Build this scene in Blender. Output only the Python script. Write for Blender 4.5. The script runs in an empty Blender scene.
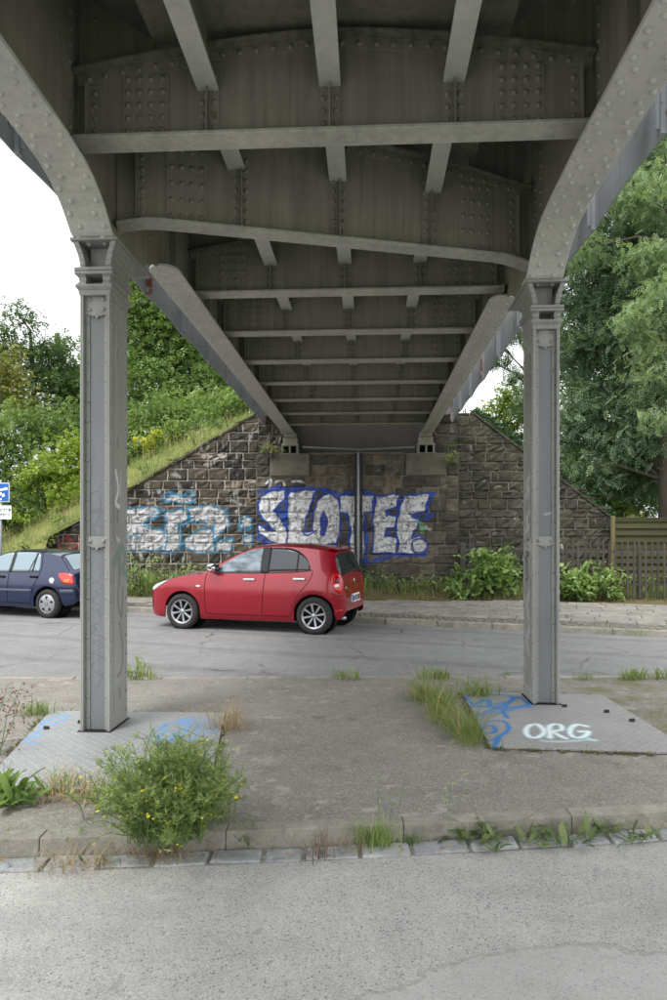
import bpy, math, random
import numpy as np
from mathutils import Vector, Matrix

R = math.radians
random.seed(7)
rng = np.random.default_rng(7)
scene = bpy.context.scene
COL = scene.collection

# ------------------------------------------------------------------ camera, sky, sun, exposure
F = 667.0          # focal length in photo pixels (24 mm on a 36 mm high frame)
EYE = 1.64
cam_d = bpy.data.cameras.new('camera')
cam = bpy.data.objects.new('camera', cam_d)
COL.objects.link(cam)
cam.location = (0, 0, EYE)
cam.rotation_euler = (R(90), 0, 0)
cam_d.sensor_fit = 'VERTICAL'
cam_d.sensor_height = 36
cam_d.sensor_width = 24
cam_d.lens = 24.0
cam_d.shift_y = 0.037
cam_d.clip_end = 2000
cam_d.clip_start = 0.05
scene.camera = cam

w = bpy.data.worlds.new('World')
scene.world = w
w.use_nodes = True
nt = w.node_tree
bg = nt.nodes['Background']
sky = nt.nodes.new('ShaderNodeTexSky')
sky.sky_type = 'NISHITA'
sky.sun_disc = False
sky.sun_elevation = R(58)
sky.sun_rotation = R(215)
sky.air_density = 1.0
sky.dust_density = 4.0
hs = nt.nodes.new('ShaderNodeHueSaturation')
hs.inputs['Saturation'].default_value = 0.12
nt.links.new(sky.outputs[0], hs.inputs['Color'])
mixw = nt.nodes.new('ShaderNodeMixRGB')           # overcast: an even white cloud deck over the clear sky
mixw.inputs[0].default_value = 0.6
mixw.inputs[2].default_value = (8.55, 8.75, 9.0, 1)
nt.links.new(hs.outputs[0], mixw.inputs[1])
nt.links.new(mixw.outputs[0], bg.inputs['Color'])
bg.inputs['Strength'].default_value = 0.14

sun_d = bpy.data.lights.new('sun', 'SUN')
sun_d.energy = 1.1
sun_d.angle = R(18)
sun_d.color = (1.0, 0.985, 0.955)
sun = bpy.data.objects.new('sun', sun_d)
COL.objects.link(sun)
az, el = R(215), R(58)
sdir = Vector((math.sin(az)*math.cos(el), math.cos(az)*math.cos(el), math.sin(el)))
sun.rotation_euler = sdir.to_track_quat('Z', 'Y').to_euler()
sun.location = sdir*60

vs = scene.view_settings
vs.view_transform = 'Standard'
vs.look = 'None'
vs.gamma = 1
vs.exposure = 1.0

def W(px, py, d):
    """a photo pixel at depth d metres as a place in the world"""
    return Vector(((px-333.5)/F*d, d, EYE+(537-py)/F*d))

# ------------------------------------------------------------------ mesh helpers
class MB:
    def __init__(s):
        s.v, s.f, s.m = [], [], []
        s.mi = 0
    def quad(s, *pts):
        b = len(s.v); s.v += [tuple(p) for p in pts]; s.f.append(tuple(range(b, b+len(pts)))); s.m.append(s.mi)
    def box(s, a, b):
        x0, y0, z0 = a; x1, y1, z1 = b
        s.hexa([(x0,y0,z0),(x1,y0,z0),(x1,y1,z0),(x0,y1,z0)], [(x0,y0,z1),(x1,y0,z1),(x1,y1,z1),(x0,y1,z1)])
    def hexa(s, lo, hi):
        b = len(s.v); n = len(lo); s.v += [tuple(p) for p in lo]+[tuple(p) for p in hi]
        s.f.append(tuple(b+i for i in reversed(range(n)))); s.f.append(tuple(b+n+i for i in range(n)))
        for i in range(n):
            j = (i+1) % n
            s.f.append((b+i, b+j, b+n+j, b+n+i))
        s.m += [s.mi]*(n+2)
    def prism(s, poly, axis, a, b):
        """a 2D polygon pushed along an axis (0 x, 1 y, 2 z) from a to b"""
        def P(p, t):
            if axis == 0: return (t, p[0], p[1])
            if axis == 1: return (p[0], t, p[1])
            return (p[0], p[1], t)
        s.hexa([P(p, a) for p in poly], [P(p, b) for p in poly])
    def ribbon(s, path, wdt, th, side):
        """a thick plate of width wdt along side, following a path of points; th is measured along z"""
        side = Vector(side).normalized()*wdt/2
        n = len(path); b = len(s.v)
        for p in path:
            p = Vector(p)
            for q in (p-side, p+side): s.v.append(tuple(q))
            for q in (p+side, p-side): s.v.append((q.x, q.y, q.z+th))
        for i in range(n-1):
            for k in range(4):
                k2 = (k+1) % 4
                s.f.append((b+4*i+k, b+4*i+4+k, b+4*i+4+k2, b+4*i+k2)); s.m.append(s.mi)
        s.f.append((b, b+1, b+2, b+3)); s.m.append(s.mi)
        e = b+4*(n-1); s.f.append((e+3, e+2, e+1, e)); s.m.append(s.mi)
    def tube(s, pts, rad, n=8, cap=True):
        pts = [Vector(p) for p in pts]
        if not isinstance(rad, (list, tuple)): rad = [rad]*len(pts)
        b = len(s.v); up = Vector((0.13, 0.27, 0.95))
        for i, p in enumerate(pts):
            d = (pts[min(i+1, len(pts)-1)]-pts[max(i-1, 0)]).normalized()
            if abs(d.dot(up)) > .95: up = Vector((1, .1, 0))
            a = d.cross(up).normalized(); c = d.cross(a)
            for k in range(n):
                t = 2*math.pi*k/n
                s.v.append(tuple(p+(a*math.cos(t)+c*math.sin(t))*rad[i]))
        for i in range(len(pts)-1):
            for k in range(n):
                k2 = (k+1) % n
                s.f.append((b+i*n+k, b+i*n+k2, b+(i+1)*n+k2, b+(i+1)*n+k)); s.m.append(s.mi)
        if cap:
            s.f.append(tuple(b+k for k in reversed(range(n)))); s.m.append(s.mi)
            e = b+(len(pts)-1)*n
            s.f.append(tuple(e+k for k in range(n))); s.m.append(s.mi)
    def lathe(s, prof, n=24, axis='y', c=(0,0,0)):
        """profile of (radius, along) turned round an axis through c"""
        b = len(s.v)
        for (r, h) in prof:
            for k in range(n):
                t = 2*math.pi*k/n
                if axis == 'y': p = (r*math.cos(t), h, r*math.sin(t))
                else: p = (r*math.cos(t), r*math.sin(t), h)
                s.v.append((p[0]+c[0], p[1]+c[1], p[2]+c[2]))
        for i in range(len(prof)-1):
            for k in range(n):
                k2 = (k+1) % n
                s.f.append((b+i*n+k, b+i*n+k2, b+(i+1)*n+k2, b+(i+1)*n+k)); s.m.append(s.mi)
    def rivet(s, c, nrm, r=.021, n=7):
        c = Vector(c); nrm = Vector(nrm).normalized()
        a = nrm.orthogonal().normalized(); q = nrm.cross(a)
        b = len(s.v)
        for rr, h in ((1, -.05), (.82, .55)):
            for k in range(n):
                t = 2*math.pi*k/n
                s.v.append(tuple(c+(a*math.cos(t)+q*math.sin(t))*r*rr+nrm*r*h))
        s.v.append(tuple(c+nrm*r*.85))
        for k in range(n):
            k2 = (k+1) % n
            s.f.append((b+k, b+k2, b+n+k2, b+n+k)); s.f.append((b+n+k, b+n+k2, b+2*n)); s.m += [s.mi]*2
    def build(s, name, mats, parent=None, smooth=False, bevel=0, loc=None, kind=None, seg=1):
        me = bpy.data.meshes.new(name)
        me.from_pydata(s.v, [], s.f)
        if not isinstance(mats, (list, tuple)): mats = [mats]
        for m in mats: me.materials.append(m)
        if len(mats) > 1: me.polygons.foreach_set('material_index', s.m)
        if smooth: me.polygons.foreach_set('use_smooth', [True]*len(s.f))
        me.update()
        o = link(name, me, parent)
        if loc is not None: o.location = loc
        if bevel:
            bm = o.modifiers.new('bevel', 'BEVEL'); bm.width = bevel; bm.segments = seg; bm.limit_method = 'ANGLE'; bm.angle_limit = R(35)
        if kind: o['kind'] = kind
        return o

def link(name, data, parent=None):
    o = bpy.data.objects.new(name, data)
    COL.objects.link(o)
    if parent is not None: o.parent = parent
    return o

def tag(o, label=None, cat=None, group=None, kind=None):
    if label: o['label'] = label
    if cat: o['category'] = cat
    if group: o['group'] = group
    if kind: o['kind'] = kind
    return o

def thing(name, label, cat, loc=(0,0,0), rz=0, group=None):
    o = link(name, None)
    o.location = loc; o.rotation_euler = (0, 0, rz)
    o.empty_display_size = .2
    return tag(o, label, cat, group)

def np_mesh(name, verts, faces, mat, parent=None, tint=None, smooth=False, kind=None, loc=None):
    """verts (N,3), faces (M,k) all of one size; tint is a number per vertex"""
    me = bpy.data.meshes.new(name)
    n, m, k = len(verts), len(faces), faces.shape[1]
    me.vertices.add(n); me.vertices.foreach_set('co', np.asarray(verts, np.float32).ravel())
    me.loops.add(m*k); me.loops.foreach_set('vertex_index', np.asarray(faces, np.int32).ravel())
    me.polygons.add(m); me.polygons.foreach_set('loop_start', np.arange(0, m*k, k, dtype=np.int32))
    if smooth: me.polygons.foreach_set('use_smooth', np.ones(m, bool))
    if tint is not None:
        at = me.attributes.new('tint', 'FLOAT', 'POINT'); at.data.foreach_set('value', np.asarray(tint, np.float32))
    me.materials.append(mat)
    me.update(calc_edges=True); me.validate()
    o = link(name, me, parent)
    if kind: o['kind'] = kind
    if loc is not None: o.location = loc
    return o

# ------------------------------------------------------------------ painted marks: pictures worked out here, stroke by stroke
class Paint:
    """a drawing area over a rectangle (x0,y0)-(x1,y1); y grows downwards as on paper"""
    def __init__(s, x0, y0, x1, y1, res, wob=0.0):
        s.x0, s.y0, s.x1, s.y1 = x0, y0, x1, y1
        s.nx, s.ny = int((x1-x0)*res), int((y1-y0)*res)
        X, Y = np.meshgrid(x0+(np.arange(s.nx)+.5)/res, y0+(np.arange(s.ny)+.5)/res)
        if wob:
            for k in range(5):
                fx, fy, p, q = rng.normal(size=4)*(.25+.2*k)/wob*.5
                X = X+wob*.28*np.sin(fx*X+fy*Y+p*9); Y = Y+wob*.28*np.sin(fy*X-fx*Y+q*9)
        s.X, s.Y = X, Y
        s.px = np.zeros((s.ny, s.nx, 4), np.float32)
    def put(s, mask, col):
        m = np.clip(mask, 0, 1)[..., None]
        a = s.px[..., 3:4]
        s.px[..., :3] = np.where(a > 0, s.px[..., :3]*(1-m)+np.array(col)*m, np.array(col))
        s.px[..., 3:4] = np.maximum(a, m)
    def dist(s, pts, closed=False):
        D = np.full(s.X.shape, 1e9)
        P = list(pts)+([pts[0]] if closed else [])
        for (ax, ay), (bx, by) in zip(P[:-1], P[1:]):
            dx, dy = bx-ax, by-ay; L = dx*dx+dy*dy+1e-9
            t = np.clip(((s.X-ax)*dx+(s.Y-ay)*dy)/L, 0, 1)
            D = np.minimum(D, np.hypot(s.X-ax-t*dx, s.Y-ay-t*dy))
        return D
    def inside(s, pts):
        c = np.zeros(s.X.shape, bool); n = len(pts)
        for i in range(n):
            (ax, ay), (bx, by) = pts[i], pts[(i+1) % n]
            if ay == by: continue
            c ^= ((ay > s.Y) != (by > s.Y)) & (s.X < (bx-ax)*(s.Y-ay)/(by-ay)+ax)
        return c
    def sdf(s, pts):
        return np.where(s.inside(pts), -1, 1)*s.dist(pts, True)
    def fill(s, pts, col, grow=0, soft=.5):
        s.put((grow-s.sdf(pts))/soft+.5, col)
    def line(s, pts, wd, col, soft=.5, alpha=1):
        s.put(((wd/2-s.dist(pts))/soft+.5).clip(0, 1)*alpha, col)
    def image(s, name):
        im = bpy.data.images.new(name, s.nx, s.ny, alpha=True)
        im.colorspace_settings.name = 'Non-Color'
        im.pixels.foreach_set(np.ascontiguousarray(s.px[::-1]).ravel())
        im.pack()
        return im

def curve(pts, n=6):
    """a smooth line through points (Catmull-Rom)"""
    P = [pts[0]]+list(pts)+[pts[-1]]; out = []
    for i in range(1, len(P)-2):
        a, b, c, d = [np.array(p, float) for p in P[i-1:i+3]]
        for k in range(n):
            t = k/n
            out.append(tuple(.5*((2*b)+(c-a)*t+(2*a-5*b+4*c-d)*t*t+(3*b-a-3*c+d)*t**3)))
    out.append(tuple(pts[-1]))
    return out

# ------------------------------------------------------------------ material helpers
class N:
    def __init__(s, name):
        s.m = bpy.data.materials.new(name); s.m.use_nodes = True
        s.t = s.m.node_tree; s.b = s.t.nodes['Principled BSDF']
        s.b.inputs['Specular IOR Level'].default_value = .3
        s._pos = s._obj = None
    def new(s, typ): return s.t.nodes.new(typ)
    def set(s, sock, val):
        if isinstance(val, bpy.types.NodeSocket): s.t.links.new(val, sock)
        elif isinstance(val, (tuple, list)) and len(val) == 3 and sock.type == 'RGBA': sock.default_value = (*val, 1)
        else: sock.default_value = val
    def pos(s):
        if s._pos is None: s._pos = s.new('ShaderNodeNewGeometry').outputs['Position']
        return s._pos
    def objc(s):
        if s._obj is None: s._obj = s.new('ShaderNodeTexCoord').outputs['Object']
        return s._obj
    def map(s, vec, scale=(1,1,1), loc=(0,0,0)):
        n = s.new('ShaderNodeMapping'); s.set(n.inputs['Vector'], vec)
        n.inputs['Scale'].default_value = scale; n.inputs['Location'].default_value = loc
        return n.outputs[0]
    def noise(s, vec, scale, detail=4, rough=.6, dist=0):
        n = s.new('ShaderNodeTexNoise'); s.set(n.inputs['Vector'], vec)
        n.inputs['Scale'].default_value = scale; n.inputs['Detail'].default_value = detail
        n.inputs['Roughness'].default_value = rough; n.inputs['Distortion'].default_value = dist
        return n.outputs['Fac']
    def vor(s, vec, scale, out='Color', feat='F1'):
        n = s.new('ShaderNodeTexVoronoi'); s.set(n.inputs['Vector'], vec); n.feature = feat
        n.inputs['Scale'].default_value = scale
        return n.outputs[out]
    def ramp(s, fac, *stops):
        n = s.new('ShaderNodeValToRGB'); s.set(n.inputs[0], fac)
        e = n.color_ramp.elements
        while len(e) < len(stops): e.new(.5)
        for el, (p, c) in zip(e, stops):
            el.position = p
            el.color = (c, c, c, 1) if not isinstance(c, (tuple, list)) else (*c, 1)
        return n.outputs[0]
    def mix(s, fac, a, b, mode='MIX'):
        n = s.new('ShaderNodeMixRGB'); n.blend_type = mode
        s.set(n.inputs[0], fac); s.set(n.inputs[1], a); s.set(n.inputs[2], b)
        return n.outputs[0]
    def math(s, op, a, b=0, clamp=False):
        n = s.new('ShaderNodeMath'); n.operation = op; n.use_clamp = clamp
        s.set(n.inputs[0], a); s.set(n.inputs[1], b)
        return n.outputs[0]
    def sep(s, vec):
        n = s.new('ShaderNodeSeparateXYZ'); s.set(n.inputs[0], vec); return n.outputs
    def comb(s, x, y, z=0):
        n = s.new('ShaderNodeCombineXYZ')
        for i, q in zip(n.inputs, (x, y, z)): s.set(i, q)
        return n.outputs[0]
    def bump(s, h, strength=.3, dist=.02):
        n = s.new('ShaderNodeBump'); s.set(n.inputs['Height'], h)
        n.inputs['Strength'].default_value = strength; n.inputs['Distance'].default_value = dist
        s.t.links.new(n.outputs[0], s.b.inputs['Normal'])
        return n
    def rand(s): return s.new('ShaderNodeObjectInfo').outputs['Random']
    def attr(s, name='tint'):
        n = s.new('ShaderNodeAttribute'); n.attribute_name = name; return n.outputs['Fac']
    def picture(s, im, vec):
        n = s.new('ShaderNodeTexImage'); n.image = im; n.extension = 'CLIP'; n.interpolation = 'Cubic'
        s.set(n.inputs[0], vec); return n.outputs[0], n.outputs[1]
    def done(s, col=None, rough=None, metal=None, spec=None):
        if col is not None: s.set(s.b.inputs['Base Color'], col)
        if rough is not None: s.set(s.b.inputs['Roughness'], rough)
        if metal is not None: s.set(s.b.inputs['Metallic'], metal)
        if spec is not None: s.b.inputs['Specular IOR Level'].default_value = spec
        return s.m

def plain(name, col, rough=.5, metal=0, spec=.4, var=.12, sc=9):
    n = N(name)
    f = n.noise(n.objc(), sc, 4)
    c = n.mix(1, col, n.ramp(f, (.25, 1-var), (.75, 1+var)), 'MULTIPLY')
    return n.done(c, rough, metal, spec)

def srgb(r, g, b):
    return tuple((x/255/12.92 if x/255 < .04045 else ((x/255+.055)/1.055)**2.4) for x in (r, g, b))

def painted(n, base, im, vec, wear=.0, wsc=30):
    """flat paint from a drawn picture over a base colour"""
    c, a = n.picture(im, vec)
    if wear:
        a = n.math('MULTIPLY', a, n.ramp(n.noise(n.pos(), wsc, 5, .7), (max(0, wear-.12), 0), (wear+.05, 1)))
    return n.mix(a, base, c), a

def steel(name, c1, c2, streak=.35, rust=.66, rough=.55, im=None, ivec=None):
    n = N(name)
    p = n.pos()
    c = n.mix(n.ramp(n.noise(p, 1.7, 5), (.3, 0), (.7, 1)), c1, c2)
    st = n.noise(n.map(p, (14, 14, .7)), 1.0, 5, .65)
    c = n.mix(1, c, n.ramp(st, (.32, 1-streak), (.6, 1.0), (.8, 1+streak*.25)), 'MULTIPLY')
    fine = n.noise(p, 60, 3)
    c = n.mix(1, c, n.ramp(fine, (.3, .9), (.7, 1.08)), 'MULTIPLY')
    if im is not None: c, _ = painted(n, c, im, ivec(n))
    ge = n.new('ShaderNodeNewGeometry')
    edge = n.ramp(ge.outputs['Pointiness'], (.52, 0), (.58, 1))
    c = n.mix(n.math('MULTIPLY', edge, .35), c, tuple(min(.6, q*1.5) for q in c2))
    drip = n.ramp(n.noise(n.map(p, (22, 22, .55), (3, 1, 0)), 1.0, 4, .6), (.64, 0), (.72, 1))
    c = n.mix(n.math('MULTIPLY', drip, streak*.6), c, srgb(92, 84, 72))
    rs = n.ramp(n.noise(p, 4.5, 7, .72, .6), (rust, 0), (rust+.05, 1))
    c = n.mix(rs, c, n.mix(fine, srgb(95, 55, 38), srgb(130, 88, 66)))
    n.bump(n.math('ADD', fine, st), .12, .006)
    return n.done(c, rough, 0, .35)
# ------------------------------------------------------------------ materials of the setting
def asphalt(name, base, chip=70, lo=.55, hi=1.5, patch=None, bump=.35, chipmix=.6):
    n = N(name); p = n.pos()
    big = n.ramp(n.noise(p, .55, 6, .65), (.3, .86), (.7, 1.12))
    mid = n.ramp(n.noise(p, 5, 6, .7), (.3, .9), (.7, 1.1))
    c = n.mix(1, n.mix(1, base, big, 'MULTIPLY'), mid, 'MULTIPLY')
    v = n.vor(p, chip*1.9)
    ch = n.ramp(n.sep(v)[0], (0, lo), (.2, .85), (.6, 1.0), (.85, 1.1), (1, hi))
    cc = n.mix(1, c, ch, 'MULTIPLY')
    cell = n.new('ShaderNodeTexVoronoi'); n.set(cell.inputs['Vector'], p); cell.inputs['Scale'].default_value = chip*.75
    near = n.math('LESS_THAN', cell.outputs['Distance'], .36)
    dark = n.math('MULTIPLY', near, n.math('GREATER_THAN', n.sep(cell.outputs['Color'])[0], .84))
    cc = n.mix(n.math('MULTIPLY', dark, chipmix), cc, srgb(92, 102, 108))
    pale = n.math('MULTIPLY', near, n.math('LESS_THAN', n.sep(cell.outputs['Color'])[0], .08))
    cc = n.mix(n.math('MULTIPLY', pale, chipmix*.7), cc, srgb(190, 188, 182))
    if patch: cc = patch(n, cc, p)
    n.bump(n.math('ADD', n.sep(v)[1], n.noise(p, 25, 4)), bump, .012)
    return n.done(cc, .9, 0, .25)

def near_patch(n, c, p):
    x, y, z = n.sep(p)
    d = n.math('ADD', n.math('POWER', n.math('SUBTRACT', x, 1.05), 2), n.math('MULTIPLY', n.math('POWER', n.math('SUBTRACT', y, 1.2), 2), 1.0))
    d = n.math('ADD', d, n.math('MULTIPLY', n.noise(p, 3.5, 5, .7), .9))
    m = n.ramp(d, (.0, 1), (.0, 1))
    mm = n.math('LESS_THAN', d, 3.05)
    smooth = n.mix(n.noise(p, 60, 3), srgb(166, 166, 163), srgb(184, 184, 181))
    edge_ = n.ramp(d, (0, 0), (1, 0)); c = n.mix(n.math('MULTIPLY', mm, n.ramp(n.noise(p, 9, 6, .75), (.3, .15), (.6, .6))), c, smooth)
    st = n.ramp(n.noise(n.map(p, (1, .6, 1)), 2.2, 5, .7), (.66, 0), (.72, 1))
    c = n.mix(n.math('MULTIPLY', st, .3), c, srgb(84, 80, 76))
    seam_ = n.math('LESS_THAN', n.math('ABSOLUTE', n.math('SUBTRACT', d, 3.05)), .035)
    c = n.mix(n.math('MULTIPLY', seam_, .25), c, srgb(100, 98, 94))
    return n.mix(n.math('MULTIPLY', n.ramp(n.noise(n.map(p, (.5, 2.2, 1), (1, 4, 0)), 1.3, 5, .65), (.45, 0), (.7, 1)), .28), c, srgb(122, 119, 114))

def island_patch(n, c, p):
    x, y, z = n.sep(p)
    # a pale worn band, dark old spots, pale lime spots on the right, moss
    lime = n.math('MULTIPLY', n.ramp(n.noise(p, 7, 5, .6, .4), (.57, 0), (.62, 1)), n.ramp(n.noise(n.map(p, (1,1,1), (3.3, 1, 0)), .9, 3), (.45, 0), (.6, 1)))
    c = n.mix(n.math('MULTIPLY', lime, .6), c, srgb(172, 168, 160))
    dirt = n.ramp(n.noise(p, 2.6, 6, .75), (.55, 0), (.72, 1))
    c = n.mix(n.math('MULTIPLY', dirt, .5), c, srgb(84, 77, 66))
    mm = n.math('MULTIPLY', n.math('GREATER_THAN', x, 2.6), n.math('GREATER_THAN', y, 4.5))
    moss = n.math('MULTIPLY', mm, n.ramp(n.noise(p, 2.2, 6, .7), (.45, 0), (.6, 1)))
    return n.mix(n.math('MULTIPLY', moss, .75), c, n.mix(n.noise(p, 30, 3), srgb(86, 88, 44), srgb(120, 116, 66)))

def far_patch(n, c, p):
    ye = n.math('MULTIPLY', n.ramp(n.noise(n.map(p, (.8, 1.6, 1)), 1.5, 5, .7), (.62, 0), (.68, 1)), n.ramp(n.noise(p, .35, 2), (.45, 0), (.55, 1)))
    c = n.mix(n.math('MULTIPLY', ye, .35), c, srgb(170, 165, 140))
    dk = n.ramp(n.noise(n.map(p, (.25, 1.2, 1), (5, 2, 0)), 1.1, 5, .7), (.6, 0), (.66, 1))
    c = n.mix(n.math('MULTIPLY', dk, .3), c, srgb(96, 97, 98))
    q = n.new('ShaderNodeVectorRotate'); q.rotation_type = 'Z_AXIS'; q.inputs['Angle'].default_value = R(20); n.set(q.inputs['Vector'], p)
    x, y, z = n.sep(q.outputs[0])
    tr = n.ramp(n.math('ABSOLUTE', n.math('SINE', n.math('MULTIPLY', n.math('ADD', y, n.math('MULTIPLY', n.noise(p, .4, 2), .5)), 2.1))), (.0, .82), (.5, 1.04), (1, 1.0))
    c = n.mix(1, c, tr, 'MULTIPLY')
    wob = n.mix(.22, p, n.new('ShaderNodeTexNoise').outputs['Color'])
    wn = n.new('ShaderNodeTexNoise'); n.set(wn.inputs['Vector'], p); wn.inputs['Scale'].default_value = 1.7; wn.inputs['Detail'].default_value = 5
    wv = n.mix(.35, p, wn.outputs['Color'], 'ADD')
    ck = n.math('LESS_THAN', n.vor(wv, .55, 'Distance', 'DISTANCE_TO_EDGE'), .007)
    c = n.mix(n.math('MULTIPLY', ck, n.ramp(n.noise(p, .5, 3), (.45, 0), (.6, .75))), c, srgb(70, 70, 68))
    bx = n.math('MULTIPLY', n.math('LESS_THAN', n.math('ABSOLUTE', n.math('SUBTRACT', x, 6.2)), 2.1), n.math('LESS_THAN', n.math('ABSOLUTE', n.math('SUBTRACT', y, 8.9)), .45))
    c = n.mix(n.math('MULTIPLY', bx, .45), c, srgb(108, 108, 108))
    return c

M_near = asphalt('near_road_asphalt', srgb(171, 170, 166), 95, .70, 1.22, near_patch, .4, .75)
M_isle = asphalt('island_asphalt', srgb(138, 134, 127), 80, .55, 1.36, island_patch, .6, .7)
M_far = asphalt('far_road_asphalt', srgb(131, 131, 130), 60, .72, 1.2, far_patch, .3, .4)

def concrete(name, c1, c2, sc=6, dirt=.4):
    n = N(name); p = n.pos()
    c = n.mix(n.ramp(n.noise(p, sc, 6, .7), (.35, 0), (.65, 1)), c1, c2)
    c = n.mix(1, c, n.ramp(n.rand(), (0, .86), (1, 1.1)), 'MULTIPLY')
    c = n.mix(n.math('MULTIPLY', n.ramp(n.noise(p, 2.3, 6, .75), (.5, 0), (.75, 1)), dirt), c, srgb(92, 86, 72))
    f = n.noise(p, 90, 3)
    c = n.mix(1, c, n.ramp(f, (.3, .82), (.7, 1.12)), 'MULTIPLY')
    n.bump(n.math('ADD', f, n.noise(p, 18, 4)), .35, .01)
    return n.done(c, .9, 0, .25)
M_kerb = concrete('kerb_concrete', srgb(130, 126, 116), srgb(162, 158, 148))
M_gutter = concrete('gutter_sett', srgb(140, 144, 146), srgb(172, 174, 173), 9, .25)
M_slab = concrete('pavement_slab', srgb(122, 119, 113), srgb(152, 148, 141), 3, .45)
M_cobble = concrete('pavement_cobble', srgb(114, 111, 104), srgb(144, 140, 132), 11, .45)
n = N('soil'); p = n.pos()
c = n.mix(n.noise(p, 3, 6, .7), srgb(70, 66, 40), srgb(120, 112, 76))
c = n.mix(n.ramp(n.noise(p, 40, 4, .7), (.4, 0), (.6, 1)), c, srgb(110, 100, 76))
n.bump(n.noise(p, 22, 5), .8, .05); M_soil = n.done(c, .95, 0, .1)
n = N('grass_ground'); p = n.pos()
c = n.mix(n.noise(p, 1.2, 6, .7), srgb(92, 104, 50), srgb(150, 148, 92))
n.bump(n.noise(p, 30, 5), .8, .08); M_grassground = n.done(c, .95, 0, .1)

# ------------------------------------------------------------------ ground, roads, kerbs, pavement
def sheet(name, poly, z, mat, thick=0, kind='structure'):
    m = MB()
    if thick: m.prism(poly, 2, z-thick, z)
    else: m.quad(*[(x, y, z) for x, y in poly])
    return m.build(name, mat, kind=kind)

sheet('ground', [(-300,-300),(300,-300),(300,300),(-300,300)], -.16, M_grassground)

K0, K1 = Vector((-1.80, 3.60)), Vector((1.985, 3.97))     # lower front edge of the near kerb
def kline(x, off=0):
    """near kerb line at x, off metres towards the far side; a slight bend as the kerb follows the corner"""
    return K0.y+(K1.y-K0.y)*(x-K0.x)/(K1.x-K0.x)+off-.03*math.cos(x*.8)
xs = [-40]+[-8+.5*i for i in range(33)]+[40]
sheet('near_road', [(-40,-40),(40,-40)]+[(x, kline(x)-.155) for x in reversed(xs)], -.10, M_near)
near_bed = sheet('near_kerb_bed', [(x, kline(x)-.17) for x in xs]+[(x, kline(x)+.10) for x in reversed(xs)], -.101, M_isle)
back_y = lambda x: 7.72+.01*x
sheet('traffic_island', [(x, kline(x)+.13) for x in xs]+[(40, back_y(40)), (-40, back_y(-40))], 0, M_isle, .2)

# stones of the near kerb and of its gutter
kerb = tag(link('near_kerb', None), kind='structure')
x = -7.6
while x < 7.6:
    L = 1.0
    a, b = x+.0015, x+L-.0015
    m = MB(); j = [random.uniform(-.004, .004) for _ in range(4)]
    lo = [(a, kline(a)+j[0], -.25), (b, kline(b)+j[1], -.25), (b, kline(b)+.127, -.25), (a, kline(a)+.127, -.25)]
    hi = [(a, kline(a)+.015, .003+j[2]*.6), (b, kline(b)+.015, .003+j[2]*.6), (b, kline(b)+.127, .004), (a, kline(a)+.127, .004)]
    m.hexa(lo, hi); m.build('kerb_stone', M_kerb, kerb, bevel=.007, seg=2)
    x += L
gut = tag(link('gutter', None), kind='structure')
x = -7.6
while x < 7.6:
    L = random.uniform(.22, .34)
    a, b = x+.005, x+L-.005
    m = MB(); j = [random.uniform(-.014, .014) for _ in range(6)]
    y0, y1 = -.150, -.008
    m.hexa([(a, kline(a)+y0+j[0], -.22), (b, kline(b)+y0+j[1], -.22), (b, kline(b)+y1, -.22), (a, kline(a)+y1, -.22)],
           [(a+.006, kline(a)+y0+j[0]+.006, -.092+j[2]*.6), (b-.006, kline(b)+y0+j[1]+.006, -.092+j[3]*.6), (b-.006, kline(b)+y1, -.088+j[4]*.6), (a+.006, kline(a)+y1, -.088+j[5]*.6)])
    m.build('gutter_stone', M_gutter, gut, bevel=.01, seg=2)
    x += L

# the flush pale strip at the back edge of the island
strip = tag(link('edge_strip', None), kind='structure')
x = -14
while x < 14:
    L = 1.0; a, b = x+.006, x+L-.006
    m = MB(); dz = random.uniform(-.006, .006)
    m.hexa([(a, back_y(a)+.0, -.1), (b, back_y(b)+.0, -.1), (b, back_y(b)+.11, -.1), (a, back_y(a)+.11, -.1)],
           [(a, back_y(a)+.0, .008+dz), (b, back_y(b)+.0, .008+dz), (b, back_y(b)+.11, .008+dz), (a, back_y(a)+.11, .008+dz)])
    m.build('edge_stone', M_kerb, strip, bevel=.008)
    x += L

FK = lambda x: 13.02-.367*x+(.012*max(0, -x-2)**2 if x < -2 else 0)        # far kerb, lower front edge
fx = [-40, -24, -16]+[-12+i for i in range(30)]+[40]
FK2 = lambda x: FK(max(x, -14))-(.75*(x+14) if x < -14 else 0)
sheet('far_road', [(-40, back_y(-40)+.1), (40, back_y(40)+.1)]+[(x, FK2(x)+.05) for x in reversed(fx)], -.02, M_far)
fk = tag(link('far_kerb', None), kind='structure')
x = -15.
while x < 13:
    L = .94; a, b = x+.005, x+L-.005
    m = MB(); dz = random.uniform(-.008, .008)
    m.hexa([(a, FK(a), -.15), (b, FK(b), -.15), (b, FK(b)+.135, -.15), (a, FK(a)+.135, -.15)],
           [(a, FK(a)+.02, .09+dz), (b, FK(b)+.02, .09+dz), (b, FK(b)+.135, .09+dz), (a, FK(a)+.135, .09+dz)])
    m.build('kerb_stone', M_kerb, fk, bevel=.015)
    x += L
SB = lambda x: 16.45+(.0 if x > -3 else .35*(-x-3))      # back edge of the pavement
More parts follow.
